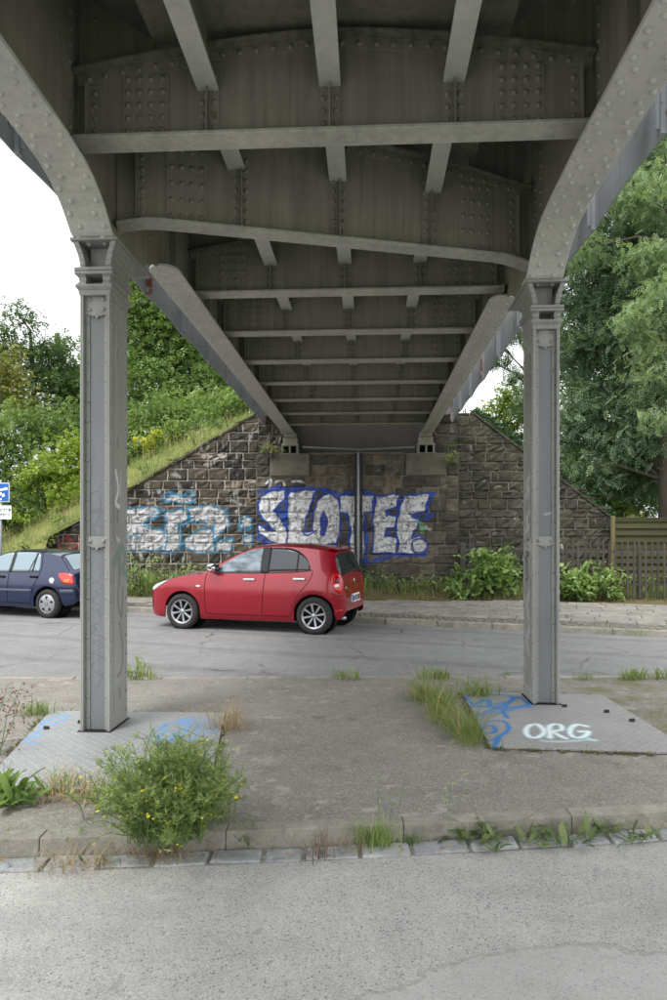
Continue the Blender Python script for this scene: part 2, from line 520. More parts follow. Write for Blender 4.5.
# pavement bed, strip of small setts, rows of slabs
sheet('pavement_bed', [(x, FK(x)+.13) for x in [-15]+fx[3:-1]]+[(x, SB(x)+.1) for x in reversed([-15]+fx[3:-1])], .055, M_soil)
m = MB()
u = Vector((.9388, -.3445)); v = Vector((.3445, .9388))
for i in range(190):
    for k in range(7):
        px = -9.5+i*.105+random.uniform(-.01, .01); yy = FK(px)+.16+k*.1+random.uniform(-.008, .008)
        if yy > SB(px): continue
        h = .088+random.uniform(-.006, .008); s = random.uniform(.038, .047)
        q = [(px-s, yy-s*.9, .03), (px+s, yy-s*.9-.03, .03), (px+s, yy+s*.9-.03, .03), (px-s, yy+s*.9, .03)]
        m.hexa(q, [(a*.9+px*.1, b*.9+yy*.1, h) for a, b, _ in q])
pv = tag(link('pavement', None), kind='structure')
m.build('cobble', M_cobble, pv, kind='stuff')
slab_me = []
for L in (.5, .62, .75):
    for k in range(2):
        m = MB(); j = [random.uniform(-.004, .004) for _ in range(4)]
        m.hexa([(.006, .006, -.06), (L-.006, .006, -.06), (L-.006, .39, -.06), (.006, .39, -.06)],
               [(.006, .006, j[0]), (L-.006, .006, j[1]), (L-.006, .39, j[2]), (.006, .39, j[3])])
        o = m.build('pavement_slab', M_slab, pv, bevel=.01); slab_me.append((L, o.data, o))
for _, _, o in slab_me: bpy.data.objects.remove(o)
ang = math.atan2(-.3445, .9388)
for r in range(9):
    xx = -10.+random.uniform(0, .4)
    while xx < 9.6:
        L, me, _ = random.choice(slab_me)
        X, Y = xx+.3445*r*.4/1, FK(xx)+.90+r*.4*.9388*1.065
        if Y+.35 < SB(X)+.15 and X < 9.8 and not (Y > 17 and X < -9):
            o = link('pavement_slab', me, pv); o.location = (X, Y, .093+random.uniform(-.006, .006)); o.rotation_euler = (R(random.uniform(-.6, .6)), R(random.uniform(-.5, .5)), ang)
            bv = o.modifiers.new('bevel', 'BEVEL'); bv.width = .012; bv.limit_method = 'ANGLE'
        xx += L*.9388

# embankments either side of the abutment
def wl(x):          # top line of the wing walls
    if x < .66: return 5.08+(x+2.35)*.588
    return 5.1-(x-3.87)*.775 if x > 3.87 else 5.1
def bank(x, y):
    if x < .66:
        h = min(wl(x), 5.0)-.10+.44*(y-18.95)
    else:
        h = min(wl(x), 5.0)-.12+.45*(y-18.95)
    h = min(h, 5.1+.0*(y))
    return max(h, .06)+.06*math.sin(x*2.1+y)*math.cos(y*1.7)*(h > .3)
def grid_sheet(name, x0, x1, y0, y1, step, mat, hf, kind='structure'):
    X = np.arange(x0, x1+1e-6, step); Y = np.arange(y0, y1+1e-6, step)
    V = [(x, y, hf(x, y)) for y in Y for x in X]; nx = len(X)
    Fc = [(j*nx+i, j*nx+i+1, (j+1)*nx+i+1, (j+1)*nx+i) for j in range(len(Y)-1) for i in range(nx-1)]
    return np_mesh(name, np.array(V), np.array(Fc), mat, smooth=True, kind=kind)
grid_sheet('embankment', -8.0, -2.0, 18.98, 40, .5, M_grassground, bank)
grid_sheet('embankment', -36.0, -8.0, 17.2, 40, .5, M_grassground, lambda x, y: bank(x, y) if y > 18.5 else max(.06, bank(x, 18.95)*(y-17.2)/1.75))
grid_sheet('embankment', 3.3, 30., 18.98, 40, .5, M_grassground, bank)
def verge_h(x, y):
    t = min(1, max(0, (y-SB(x))/1.6))
    return .06+.30*t*(1 if x < 6 else .3)+.04*math.sin(x*3+y*2)*math.sin(y*4)*t
grid_sheet('verge', -8.5, 13., 16.4, 19.0, .25, M_soil, lambda x, y: verge_h(x, y) if y > SB(x) else .04)
# ------------------------------------------------------------------ the railway bridge
GREY1, GREY2 = srgb(117, 118, 115), srgb(141, 142, 138)
SOOT1, SOOT2 = srgb(104, 104, 94), srgb(132, 131, 119)
M_paint = steel('grey_bridge_paint', GREY1, GREY2, .28, .67, .5)
M_soot = steel('weathered_underside_paint', SOOT1, SOOT2, .5, .68, .6)
M_flange = steel('pale_flange_paint', srgb(152, 153, 144), srgb(180, 180, 170), .22, .71, .6)
M_fascia = steel('blue_grey_fascia_paint', srgb(112, 119, 125), srgb(140, 146, 150), .34, .60, .5)
M_fasciar = steel('rusting_fascia_paint', srgb(120, 122, 124), srgb(150, 150, 150), .5, .50, .7)
n = N('dark_gap'); M_dark = n.done((.012, .012, .011), .9)
n = N('dark_iron'); M_rustd = n.done(n.mix(n.noise(n.pos(), 40, 4), srgb(44, 40, 38), srgb(78, 66, 58)), .8)
n = N('rusty_iron'); M_rust = n.done(n.mix(n.noise(n.pos(), 30, 4), srgb(70, 48, 40), srgb(110, 84, 70)), .85)

BA = math.atan(.0517)
BO = Vector((-.288, 0, 0))
bridge = thing('railway_bridge', 'riveted grey steel railway bridge spanning the road overhead', 'bridge', BO, -BA)
def B2W(t, s, z=0):
    return Vector((BO.x+t*math.cos(BA)+s*math.sin(BA), -t*math.sin(BA)+s*math.cos(BA), z))
COLS = {-1: 5.65, 1: 6.76}        # where the two columns stand along the bridge
ZF = 4.47                          # under side of the near girders' flange
GT = 1.98
DECK = 5.47

def flange_path(s0):
    """under side of the near girder: level, then an arch down to the column head"""
    p = [(-9.5, ZF+.03), (s0-1.6, ZF+.02), (s0-1.1, ZF+.0), (s0-.8, ZF-.02), (s0-.6, ZF-.045), (s0-.45, ZF-.085), (s0-.33, ZF-.14), (s0-.23, ZF-.2), (s0-.15, ZF-.265), (s0-.08, ZF-.33), (s0-.05, 4.1245), (s0+.15, 4.1245)]
    return p

for sg in (-1, 1):
    sc = COLS[sg]; s0 = sc-.2; t = sg*GT
    path = flange_path(s0)
    web = MB()
    back = [(sc+.62, 4.13), (sc+.75, 4.2), (sc+.9, 4.32), (sc+1.1, 4.44), (sc+1.3, 4.52), (sc+1.45, 4.552)]
    poly = [(a, b+.028) for a, b in path]+[(sc+.2, 4.15)]+[(a, b) for a, b in back]+[(19.7, 4.6), (19.7, 5.98), (-9.5, 5.98)]
    # built in slices so that the long outline stays clean
    low = [(a, b+.028) for a, b in path]+[(sc+.2, 4.15)]+back+[(19.7, 4.552)]
    for (a, za), (b, zb) in zip(low[:-1], low[1:]):
        web.hexa([(t-.011, a, za), (t+.011, a, za), (t+.011, b, zb), (t-.011, b, zb)], [(t-.011, a, 5.98), (t+.011, a, 5.98), (t+.011, b, 5.98), (t-.011, b, 5.98)])
    g = web.build('main_girder', M_soot, bridge)
    m = MB(); m.ribbon([(t, a, b) for a, b in path], .35, .026, (1, 0, 0)); fl = m.build('bottom_flange', M_flange, g, bevel=.006)
    # joint line in the flange: a cover plate over part of it
    m = MB(); rv = MB()
    m.ribbon([(t, a, b-.010) for a, b in path[:3]], .345, .0085, (1, 0, 0)); m.build('cover_plate', M_flange, g, bevel=.003)
    # rivets along the path
    acc = 0; k = 0
    for (a, za), (b, zb) in zip(path[:-1], path[1:]):
        L = math.hypot(b-a, zb-za); dirv = Vector((0, (b-a)/L, (zb-za)/L)); nn = Vector((0, dirv.z, -dirv.y))
        dd = acc
        while dd < L:
            s_ = a+dirv.y*dd; z_ = za+dirv.z*dd
            if s_ > 1.5:
                off = .012 if s_ < path[2][0] else 0
                for o_ in ((.13, .065) if k % 2 else (.115, .075)):
                    if (k % 2) == (o_ in (.065, .115)) or True:
                        pass
                for o_ in ((-.125, .075) if k % 2 else (-.075, .125)):
                    rv.rivet((t+o_, s_, z_-off), nn, .0235)
            k += 1; dd += .105
        acc = dd-L
    rv.build('rivets', M_flange, g, smooth=True, kind='stuff')
    # lower angles on the inner web and stiffeners
    m = MB()
    m.ribbon([(t-sg*.055, a, b+.030) for a, b in path], .085, .012, (1, 0, 0))
    for s_ in np.arange(-8, 19.5, 1.63):
        if abs(s_-.18) < 99:
            zb_ = ZF+.05 if s_ < s0-.9 else 4.62
            if s_ > 0 and not (s0-.6 < s_ < sc+1.1):
                m2 = MB(); m2.box((min(t-sg*.012, t-sg*.09), s_-.8-.006, zb_), (max(t-sg*.012, t-sg*.09), s_-.8+.006, 5.9)); m2.build('web_stiffener', M_soot, g)
    m.build('flange_angle', M_soot, g)
    rv = MB()
    for s_ in np.arange(2.5, s0-.6, .14): rv.rivet((t-sg*.011, s_, ZF+.09), (-sg, 0, 0), .019, 6)
    for s_ in np.arange(3.44, 18.2, 1.63):
        for z_ in np.arange(4.75, 5.9, .125):
            for d_ in (-.06, .06): rv.rivet((t-sg*.011, s_+d_+(.11 if d_ > 0 else -.11)*0+(-.045 if d_ < 0 else .045), z_), (-sg, 0, 0), .019, 6)
    rv.build('rivets', M_soot, g, smooth=True, kind='stuff')
    # far span flange with its rounded nose
    sa = sc+1.42; tf = sg*(GT-.04)
    m = MB(); hw = .165
    arc = [(tf-hw*math.cos(a), sa-hw*1.15*math.sin(a)+hw) for a in np.linspace(0, math.pi, 13)]
    m.prism([(x_, y_) for x_, y_ in arc]+[(tf+hw, 19.1), (tf-hw, 19.1)], 2, 4.545, 4.575)
    ff = m.build('bottom_flange', M_flange, g, bevel=.005)
    rv = MB(); k = 0
    for s_ in np.arange(sa+.12, 19.0, .105):
        for o_ in ((-.115, .07) if k % 2 else (-.07, .115)): rv.rivet((tf+o_, s_, 4.545), (0, 0, -1), .0195, 6)
        k += 1
    rv.build('rivets', M_flange, g, smooth=True, kind='stuff')
    m = MB(); m.box((tf-.09, sa+.05, 4.576), (tf+.09, 19.3, 4.588)); m.box((tf-.012-.02, sa-.1, 4.589), (tf-.004-.02, 19.3, 4.68)); m.build('flange_angle', M_soot, g)

# cross girders
def arch(t): return 5.19+.23*(1-min(1, abs(t)/1.98)**1.6)
def make_cross(zb=4.67, half=1.955, fw=.22, haunch=0, bold=True):
    """one cross girder in its own frame (x across the bridge, y along it)"""
    m = MB(); ts = np.linspace(-half, half, 33)
    def bot(t): return zb+.03-(haunch*max(0, (abs(t)-half+.35)/.35)**1.5)
    for a, b in zip(ts[:-1], ts[1:]):
        m.hexa([(a, -.006, bot(a)), (b, -.006, bot(b)), (b, .006, bot(b)), (a, .006, bot(a))], [(a, -.006, arch(a)), (b, -.006, arch(b)), (b, .006, arch(b)), (a, .006, arch(a))])
    web = m.build('cross_girder', M_soot, bridge)
    m = MB(); m.ribbon([(a, 0, bot(a)-.032) for a in ts], fw, .028, (0, 1, 0)); m.build('bottom_flange', M_flange, web, bevel=.004)
    m = MB(); m.ribbon([(a, 0, arch(a)+.002) for a in ts], .2, .014, (0, 1, 0))
    m.build('top_flange', M_soot, web)
    # angle irons along the top and bottom edge of the web
    m = MB()
    for y0, y1 in ((-.016, -.0065), (.0065, .016)):
        for a, b in zip(ts[:-1], ts[1:]):
            m.hexa([(a, y0, arch(a)-.085), (b, y0, arch(b)-.085), (b, y1, arch(b)-.085), (a, y1, arch(a)-.085)], [(a, y0, arch(a)), (b, y0, arch(b)), (b, y1, arch(b)), (a, y1, arch(a))])
    m.build('top_angle', M_soot, web)
    rv = MB()
    for t in np.arange(-1.86, 1.87, .13):
        rv.rivet((t, -.016, arch(t)-.045), (0, -1, 0), .0235, 7)
    # upright angle pairs
    for t in (-1.86, -.93, 0, .93, 1.86):
        for sd in (-1, 1):
            if abs(t) > 1.5 and sd == (1 if t > 0 else -1): continue
            mm = MB(); x0 = t+sd*.006; x1 = t+sd*.085
            mm.box((min(x0, x1), -.0165, bot(t)+.002), (max(x0, x1), -.0068, arch(t)-.088))
            if sd == 1 or abs(t) > 1.5: mm.box((t-.005, -.09, bot(t)+.002), (t+.005, -.0168, arch(t)-.1))
            mm.build('stiffener', M_soot, web)
            for z in np.arange(zb+.1, arch(t)-.12, .095): rv.rivet((t+sd*.05, -.0165, z), (0, -1, 0), .0235, 7)
    # splice plates with their grids of rivets
    for sg in (-1, 1):
        mm = MB(); c = sg*1.42
        mm.box((c-.185, -.014, bot(c)+.015), (c+.185, -.0066, arch(c)-.088)); mm.build('splice_plate', M_soot, web, bevel=.003)
        for i in range(4):
            for k in range(5):
                rv.rivet((c-.135+.09*i, -.014, zb+.09+k*(arch(c)-zb-.22)/4), (0, -1, 0), .0245, 7)
    rv.build('rivets', M_soot, web, smooth=True, kind='stuff')
    # corner gussets reaching up to the main girders
    for sg in (-1, 1):
        mm = MB(); tri = [(sg*1.955, 5.1), (sg*1.36, 5.25), (sg*1.36, 5.47), (sg*1.955, 5.86)]
        if sg < 0: tri = tri[::-1]
        mm.prism(tri, 1, -.0065+.02, .0065+.02); gs = mm.build('gusset', M_soot, web)
        r2 = MB()
        for k in range(7): r2.rivet((sg*(1.40+.085*k), .0135, 5.22+.085*k), (0, -1, 0), .019, 6)
        r2.build('rivets', M_soot, gs, kind='stuff')
    return web

def copy_part(o, parent):
    c = o.copy(); COL.objects.link(c); c.parent = parent
    for ch in list(o.children): copy_part(ch, c)
    return c
cg = make_cross()
SX = [1.81, 3.44, 5.07, 8.35, 9.98, 11.61, 13.24, 14.87, 16.5, 18.1]
for i, s_ in enumerate(SX):
    o = cg if i == 0 else copy_part(cg, bridge)
    o.location = (0, s_, .0 if s_ < 8 else .02)
sk = math.atan2(COLS[1]-COLS[-1], 2*GT)
pg = make_cross(4.47, 2.03, .2, .07)
pg.location = (0, 6.42, 0); pg.rotation_euler = (0, 0, sk); pg['label'] = 'skewed girder joining the two columns'

m = MB(); m.box((-1.96, 18.92, 4.0), (1.96, 18.94, 5.95)); m.build('end_shade_plate', steel('deck_end_shade', srgb(34, 33, 30), srgb(50, 48, 44), .3, .7, .7), bridge)  # added plate, the shade at the deck end put into its dark colour
# lengthwise stringers between the cross girders, deck plates above
ST = sorted(SX+[6.42, .18, -1.45, -3.08, -4.7, -6.3, -7.9])
for a, b in zip(ST[:-1], ST[1:]):
    for t in (-.93, 0, .93):
        if b < 1: continue
        sa = a+(t*math.tan(sk) if a == 6.42 else 0)+.02; sb = b+(t*math.tan(sk) if b == 6.42 else 0)-.02
        m = MB(); m.box((t-.005, sa, 5.07), (t+.005, sb, DECK-.002)); w_ = m.build('stringer', M_soot, bridge)
        m = MB(); m.box((t-.082, sa, 5.045), (t+.082, sb, 5.068)); m.box((t-.06, sa, 5.0685), (t-.0055, sb, 5.08)); m.box((t+.0055, sa, 5.0685), (t+.06, sb, 5.08)); m.build('bottom_flange', M_flange, w_, bevel=.003)
    # a buckled deck plate in each bay
    nx = 12; m = MB()
    xs_ = np.linspace(-1.36, 1.36, nx+1)
    for i in range(nx):
        q = []
        for x_ in (xs_[i], xs_[i+1]): q.append((x_, DECK+.05*math.cos(x_*math.pi/.93*1.0)**2*0+.03*(1-abs(x_)/1.36)))
        m.hexa([(q[0][0], a, q[0][1]), (q[1][0], a, q[1][1]), (q[1][0], b, q[1][1]), (q[0][0], b, q[0][1])], [(q[0][0], a, q[0][1]+.012), (q[1][0], a, q[1][1]+.012), (q[1][0], b, q[1][1]+.012), (q[0][0], b, q[0][1]+.012)])
    for sg in (-1, 1):
        x0, x1 = sorted((sg*1.36, sg*1.99))
        m.box((x0, a, 5.86), (x1, b, 5.872))
        x0, x1 = sorted((sg*1.36, sg*1.37))
        m.box((x0+sg*.001, a, DECK+.0), (x1+sg*.001, b, 5.859))
    m.build('deck_plate', M_soot, bridge)

# outer walkway: deck, brackets and the fascia plates
for sg in (-1, 1):
    t = sg*2.62
    step = 1.63; a0 = -9.4+.1
    k = 0
    while a0 < 19.2:
        b0 = a0+step; m = MB()
        n_ = 8
        near = a0 < COLS[sg]-1.5
        for i in range(n_):
            u0, u1 = i/n_, (i+1)/n_
            f = lambda u: 4.80+(.01 if near else .045)*math.sin(math.pi*u)
            y0_, y1_ = a0+.006+(step-.012)*u0, a0+.006+(step-.012)*u1
            m.hexa([(t-.008, y0_, f(u0)), (t+.008, y0_, f(u0)), (t+.008, y1_, f(u1)), (t-.008, y1_, f(u1))], [(t-.008, y0_, 5.98), (t+.008, y0_, 5.98), (t+.008, y1_, 5.98), (t-.008, y1_, 5.98)])
        fp = m.build('fascia_plate', M_fascia, bridge)
        m = MB(); x0, x1 = sorted((t-sg*.009, t-sg*.05)); m.box((x0, b0-.035, 4.79), (x1, b0+.035, 5.97)); m.box((min(t-sg*.0505, t-sg*.08), b0-.006, 4.84), (max(t-sg*.0505, t-sg*.08), b0+.006, 5.97)); m.build('fascia_post', M_fasciar if (k % 3 == 1) else M_fascia, fp)
        m = MB(); tri = [(sg*1.992, 5.1), (sg*2.56, 5.72), (sg*2.56, 5.98), (sg*1.992, 5.98)]
        if sg < 0: tri = tri[::-1]
        m.prism(tri, 1, b0-.006, b0+.006); m.build('bracket', M_soot, fp)
        a0 = b0; k += 1

# ------------------------------------------------------------------ the two columns
W_, D_ = .25, .41
def tag_column(side):
    """scrawls on the recessed front (x across, z) and on the inner side plate"""
    pf = Paint(-.13, 0, .13, 3.7, 260, .004); ps = Paint(-.21, 0, .21, 3.7, 260, .004)
    g = (.10, .10, .11)
    Y = lambda z: 3.7-z
    if side < 0:
        for P_ in ([(-.07,2.0),(.01,2.03)], [(-.06,1.99),(-.07,1.85),(.03,1.88)], [(.02,2.0),(.03,1.86)], [(-.07,1.83),(.04,1.86),(-.03,1.72),(-.03,1.66)], [(-.08,1.75),(.05,1.72)]):
            pf.line([(a, Y(b)) for a, b in P_], .010, (.05,.05,.055), .004, .9)
        zz = 1.42
        for k in range(8):
            a = rng.uniform(-.06, .06, 6); q = [(a[i], Y(zz-i*.035)) for i in range(6)]
            pf.line(curve(q), .007, (.06,.06,.065), .003, .9); zz -= .13
        pf.line(curve([(0, Y(1.08)), (.05, Y(1.05)), (.02, Y(.99)), (-.05, Y(1.02)), (0, Y(1.08))]), .006, g, .004, .7)
        ps.line(curve([(-.02, Y(1.47)), (.0, Y(1.3)), (-.03, Y(1.1)), (.05, Y(.95)), (.09, Y(1.2))]), .03, (.03,.03,.035), .015, 1)
        ps.line([(.0, Y(1.5)), (.02, Y(1.32))], .05, (.05,.05,.06), .03, .85)
        ps.line(curve([(.0, Y(.9)), (.08, Y(.7)), (.06, Y(.5)), (-.04, Y(.45))]), .026, (.035,.035,.04), .015, 1)
        ps.line([(.0, Y(.33)), (.02, Y(.27))], .05, (.04,.05,.08), .03, .9)
        ps.line(curve([(-.1, Y(1.42)), (.05, Y(1.55)), (.16, Y(1.45)), (.08, Y(1.36)), (.2, Y(1.3))]), .07, (.03,.16,.10), .03, .95)
        ps.line(curve([(-.08, Y(2.2)), (-.02, Y(2.05)), (-.08, Y(1.93)), (.0, Y(1.9))]), .035, (.72,.72,.72), .015, 1)
        ps.line(curve([(.02, Y(2.2)), (.03, Y(2.0))]), .02, (.6,.6,.6), .02, .7)
        ps.line(curve([(-.1, Y(1.8)), (0, Y(1.72)), (-.06, Y(1.66)), (.03, Y(1.6)), (-.05, Y(1.55))]), .01, (.12,.12,.12), .006, .8)
        ps.line([(-.05, Y(1.63)), (0, Y(1.61))], .03, (.65,.65,.65), .02, .8)
        for k in range(5): ps.line(curve([(-.09+.03*k, Y(.18+.02*k)), (-.05+.03*k, Y(.25)), (-.08+.035*k, Y(.12))]), .005, (.25,.1,.1), .004, .5)
    else:
        for k, zc in enumerate((2.15, 1.80)):
            ps.line(curve([(-.08, Y(zc+.08)), (.05, Y(zc+.02)), (-.04, Y(zc-.04)), (.06, Y(zc-.1))]), .05, (.5,.51,.53), .05, .55)
        for k, zc in enumerate((1.62, 1.5, 1.36)):
            a = rng.uniform(-.1, .1, 5)
            ps.line(curve([(a[i], Y(zc-.04*i)) for i in range(5)]), .026, (.03,.03,.035), .008, 1)
        for k, zc in enumerate((.98, .62)):
            ps.line(curve([(-.06, Y(zc+.1)), (.04, Y(zc)), (-.02, Y(zc-.12))]), .07, (.46,.47,.5), .06, .5)
        pf.line([(-.0, Y(1.86)), (.08, Y(1.88))], .02, (.5,.52,.54), .02, .7)
        pf.line([(.09, Y(1.9)), (.1, Y(1.86))], .03, (.7,.72,.74), .01, .9)
    return pf, ps

for sg in (-1, 1):
    sc = COLS[sg]; tc = sg*(GT+(.0 if sg < 0 else .03))
    base = B2W(tc, sc)
    pf, ps = tag_column(sg)
    imf, ims = pf.image('front_tags'), ps.image('side_tags')
    M_webt = steel('column_web_paint', srgb(101,104,106), srgb(117,120,121), .26, .68, .5, imf, lambda n: (lambda o: n.comb(n.math('ADD', n.math('DIVIDE', o[0], .26), .5), n.math('DIVIDE', o[2], 3.7)))(n.sep(n.objc())))
    M_sidet = steel('column_side_paint', srgb(124,125,120), srgb(145,145,139), .3, .66, .5, ims, lambda n, q=sg: (lambda o: n.comb(n.math('ADD', n.math('DIVIDE', o[1], .42), .5), n.math('DIVIDE', o[2], 3.7)))(n.sep(n.objc())))
    c = thing('bridge_column', ('riveted grey steel column with green and black scrawls, behind the yellow flowering weed' if sg < 0 else 'riveted grey steel column on the plate sprayed with pale letters, in front of the picket fence'), 'column', base, -BA, 'columns carrying the bridge')
    hw, hd = W_/2, D_/2
    m = MB()
    ZT = 3.69
    m.box((-hw+.016, -hd+.06, 0), (hw-.016, -hd+.07, ZT)); m.box((-hw+.016, hd-.07, 0), (hw-.016, hd-.06, ZT)); m.build('web', M_webt, c)
    for s2 in (-1, 1):
        m = MB(); x0, x1 = sorted((s2*(hw-.015), s2*hw)); m.box((x0, -hd, 0), (x1, hd, ZT))
        sp = m.build('side_plate', M_sidet, c, bevel=.003)
        rv = MB()
        for z in np.arange(.12, 3.6, .165):
            for y in (-hd+.035, hd-.035): rv.rivet((s2*hw, y, z), (s2, 0, 0), .018, 8)
        for y in (-.12, -.06, 0, .06, .12):
            rv.rivet((s2*hw, y, 3.62), (s2, 0, 0), .0155, 7)
            if abs(y) > .05: rv.rivet((s2*hw, y, 3.54), (s2, 0, 0), .0155, 7)
        rv.build('rivets', M_paint, sp, smooth=True, kind='stuff')
        # thin cover plate with clipped corners on the face, two raised half rings as in the steel
        m = MB(); pl = [(-hd+.085, 1.66), (-hd+.13, 1.60), (hd-.13, 1.60), (hd-.085, 1.66), (hd-.085, 3.40), (hd-.13, 3.46), (-hd+.13, 3.46), (-hd+.085, 3.40)]
        if s2 < 0: pl = pl[::-1]
        x0, x1 = sorted((s2*hw, s2*(hw+.005))); m.prism(pl, 0, x0, x1)
        m2 = [(y, z) for y, z in [(-hd+.085, .16), (hd-.085, .16), (hd-.085, 1.44), (hd-.13, 1.5), (-hd+.13, 1.5), (-hd+.085, 1.44)]]
        if s2 < 0: m2 = m2[::-1]
        m.prism(m2, 0, x0, x1)
        m.build('cover_plate', M_sidet, sp, bevel=.002)
        m = MB()
        for z in (3.2, 2.45, 1.82):
            pts = [(s2*(hw+.009), .03*math.sin(a)-.02, z+.055*math.cos(a)) for a in np.linspace(-2.6, -.5, 9)]
            m.tube(pts, .007, 5)
        m.build('half_ring', M_paint, sp)
        # angle irons at front and back
        m = MB()
        for yy in (-1, 1):
            a_, b_ = sorted((s2*(hw-.016), s2*(hw-.062)))
            y0, y1 = sorted((yy*(hd-.06), yy*(hd-.049)))
            m.box((a_, y0, .0), (b_, y1, ZT))
            a_, b_ = sorted((s2*(hw-.0155), s2*(hw-.027)))
            y0, y1 = sorted((yy*(hd-.048), yy*(hd-.001)))
            m.box((a_, y0, .0), (b_, y1, ZT))
        an = m.build('angle_iron', M_paint, c, bevel=.002)
        rv = MB()
        for z in np.arange(.12, 3.6, .165): rv.rivet((s2*(hw-.042), -hd+.049, z+.02), (0, -1, 0), .0155, 8)
        rv.build('rivets', M_paint, an, smooth=True, kind='stuff')
    # batten plates across the front, with their ogee tails
    def batten(z0, rows):
        b_ = hw-.018; pl = [(-b_, z0), (-b_*.55, z0), (-b_*.35, z0-.012), (-.02, z0-.008), (0, z0-.034), (.02, z0-.008), (b_*.35, z0-.012), (b_*.55, z0), (b_, z0), (b_, z0+.085*rows), (-b_, z0+.085*rows)]
        m = MB(); m.prism(pl[::-1], 1, -hd+.041, -hd+.048); bt = m.build('batten_plate', M_paint, c, bevel=.002)
        rv = MB()
        for r_ in range(rows):
            for x_ in (-.058, .058): rv.rivet((x_, -hd+.041, z0+.045+.085*r_), (0, -1, 0), .019, 8)
        rv.build('rivets', M_paint, bt, smooth=True, kind='stuff')
    batten(3.50, 2); batten(1.56, 1)
    # moulded head
    m = MB()
    def ring(z0, z1, g0, g1):
        m.hexa([(-hw-g0, -hd-g0, z0), (hw+g0, -hd-g0, z0), (hw+g0, hd+g0, z0), (-hw-g0, hd+g0, z0)], [(-hw-g1, -hd-g1, z1), (hw+g1, -hd-g1, z1), (hw+g1, hd+g1, z1), (-hw-g1, hd+g1, z1)])
    ring(3.65, 3.69, .004, .012); ring(3.6902, 3.715, .012, .03); ring(3.7152, 3.735, .03, .028)
    for s2 in (-1, 1):          # open neck: two cheeks and a web between them
        for (z0, z1, g0, g1) in ((3.7352, 3.765, .022, .004), (3.7652, 3.80, .004, .012), (3.8002, 3.815, .012, .026)):
            x0, x1 = (hw-.055, hw+g0), (hw-.055-.0, hw+g1)
            lo = [(s2*x0[0], -hd-g0, z0), (s2*x0[1], -hd-g0, z0), (s2*x0[1], hd+g0, z0), (s2*x0[0], hd+g0, z0)]
            hi = [(s2*x1[0], -hd-g1, z1), (s2*x1[1], -hd-g1, z1), (s2*x1[1], hd+g1, z1), (s2*x1[0], hd+g1, z1)]
            if s2 < 0: lo, hi = lo[::-1], hi[::-1]
            m.hexa(lo, hi)
    m.box((-hw+.05, -.06, 3.7353), (hw-.05, .06, 3.8155))
    ring(3.8157, 3.842, .034, .034); ring(3.846, 3.874, .036, .034); m.box((-hw+.02, -hd+.02, 3.8415), (hw-.02, hd-.02, 3.8465))
    m.build('capital', M_paint, c, bevel=.005, seg=2)
    # the flared bearing casting on top
    m = MB(); zs = [3.8745, 3.90, 3.95, 4.0, 4.05, 4.098]
    fl_ = [.0, .0, .006, .018, .036, .052]; bk = [.05, .07, .13, .22, .34, .46]; ft = [0, 0, .004, .008, .014, .02]
    for s2 in (-1, 1):
        for i in range(5):
            lo = [(s2*(hw-.03+fl_[i]-.012), -hd+.01-ft[i], zs[i]), (s2*(hw+fl_[i]+.006), -hd+.01-ft[i], zs[i]), (s2*(hw+fl_[i]+.006), hd+bk[i]-.1, zs[i]), (s2*(hw-.03+fl_[i]-.012), hd+bk[i]-.1, zs[i])]
            i2 = i+1
            hi = [(s2*(hw-.03+fl_[i2]-.012), -hd+.01-ft[i2], zs[i2]), (s2*(hw+fl_[i2]+.006), -hd+.01-ft[i2], zs[i2]), (s2*(hw+fl_[i2]+.006), hd+bk[i2]-.1, zs[i2]), (s2*(hw-.03+fl_[i2]-.012), hd+bk[i2]-.1, zs[i2])]
            if s2 < 0: lo, hi = lo[::-1], hi[::-1]
            m.hexa(lo, hi)
    m.box((-hw+.03, -.07, 3.875), (hw-.03, -.05, 4.098)); m.box((-hw+.03, .3, 3.95), (hw-.03, .32, 4.098))
    m.box((-hw-.075, -hd-.03, 4.0985), (hw+.075, hd+.40, 4.124))
    cst = m.build('bearing_casting', M_paint, c, bevel=.005, seg=2)
    rv = MB()
    for x_ in (-.07, .07): rv.rivet((x_, -hd+.05, 4.0985), (0, 0, -1), .024, 6)
    rv.build('bolts', M_paint, cst, kind='stuff')
    # dark slot in the plate round the foot
    m = MB(); m.box((-hw-.018, -hd-.018, .0225), (hw+.018, hd+.018, .0265)); m.build('foot_slot', M_dark, c)

# chequered steel plates round the column feet
def chequer(name, im, ext, tint):
    n = N(name); p = n.pos()
    c = n.mix(n.ramp(n.noise(p, 2.2, 6, .7), (.3, 0), (.7, 1)), tuple(x*.86 for x in tint), tint)
    q = n.map(p, (1, 1, 1)); x, y, z = n.sep(q)
    s1 = n.math('SINE', n.math('MULTIPLY', n.math('ADD', x, y), 75)); s2 = n.math('SINE', n.math('MULTIPLY', n.math('SUBTRACT', x, y), 75))
    lug = n.math('MAXIMUM', n.math('MULTIPLY', n.ramp(s1, (.6, 0), (.9, 1)), n.ramp(s2, (0, 0), (.3, 1))), 0)
    c = n.mix(n.math('MULTIPLY', lug, .32), c, srgb(205, 206, 206))
    c = n.mix(1, c, n.ramp(n.noise(p, 25, 4), (.3, .88), (.7, 1.08)), 'MULTIPLY')
    x0, y0, x1, y1 = ext
    vec = n.comb(n.math('DIVIDE', n.math('SUBTRACT', n.sep(p)[0], x0), x1-x0), n.math('DIVIDE', n.math('SUBTRACT', n.sep(p)[1], y0), y1-y0))
    c, _ = painted(n, c, im, vec, .31, 14)
    rs = n.ramp(n.noise(p, 6, 6, .75), (.68, 0), (.74, 1)); c = n.mix(n.math('MULTIPLY', rs, .5), c, srgb(120, 96, 80))
    n.bump(lug, .5, .004)
    return n.done(c, .5, .25, .4)

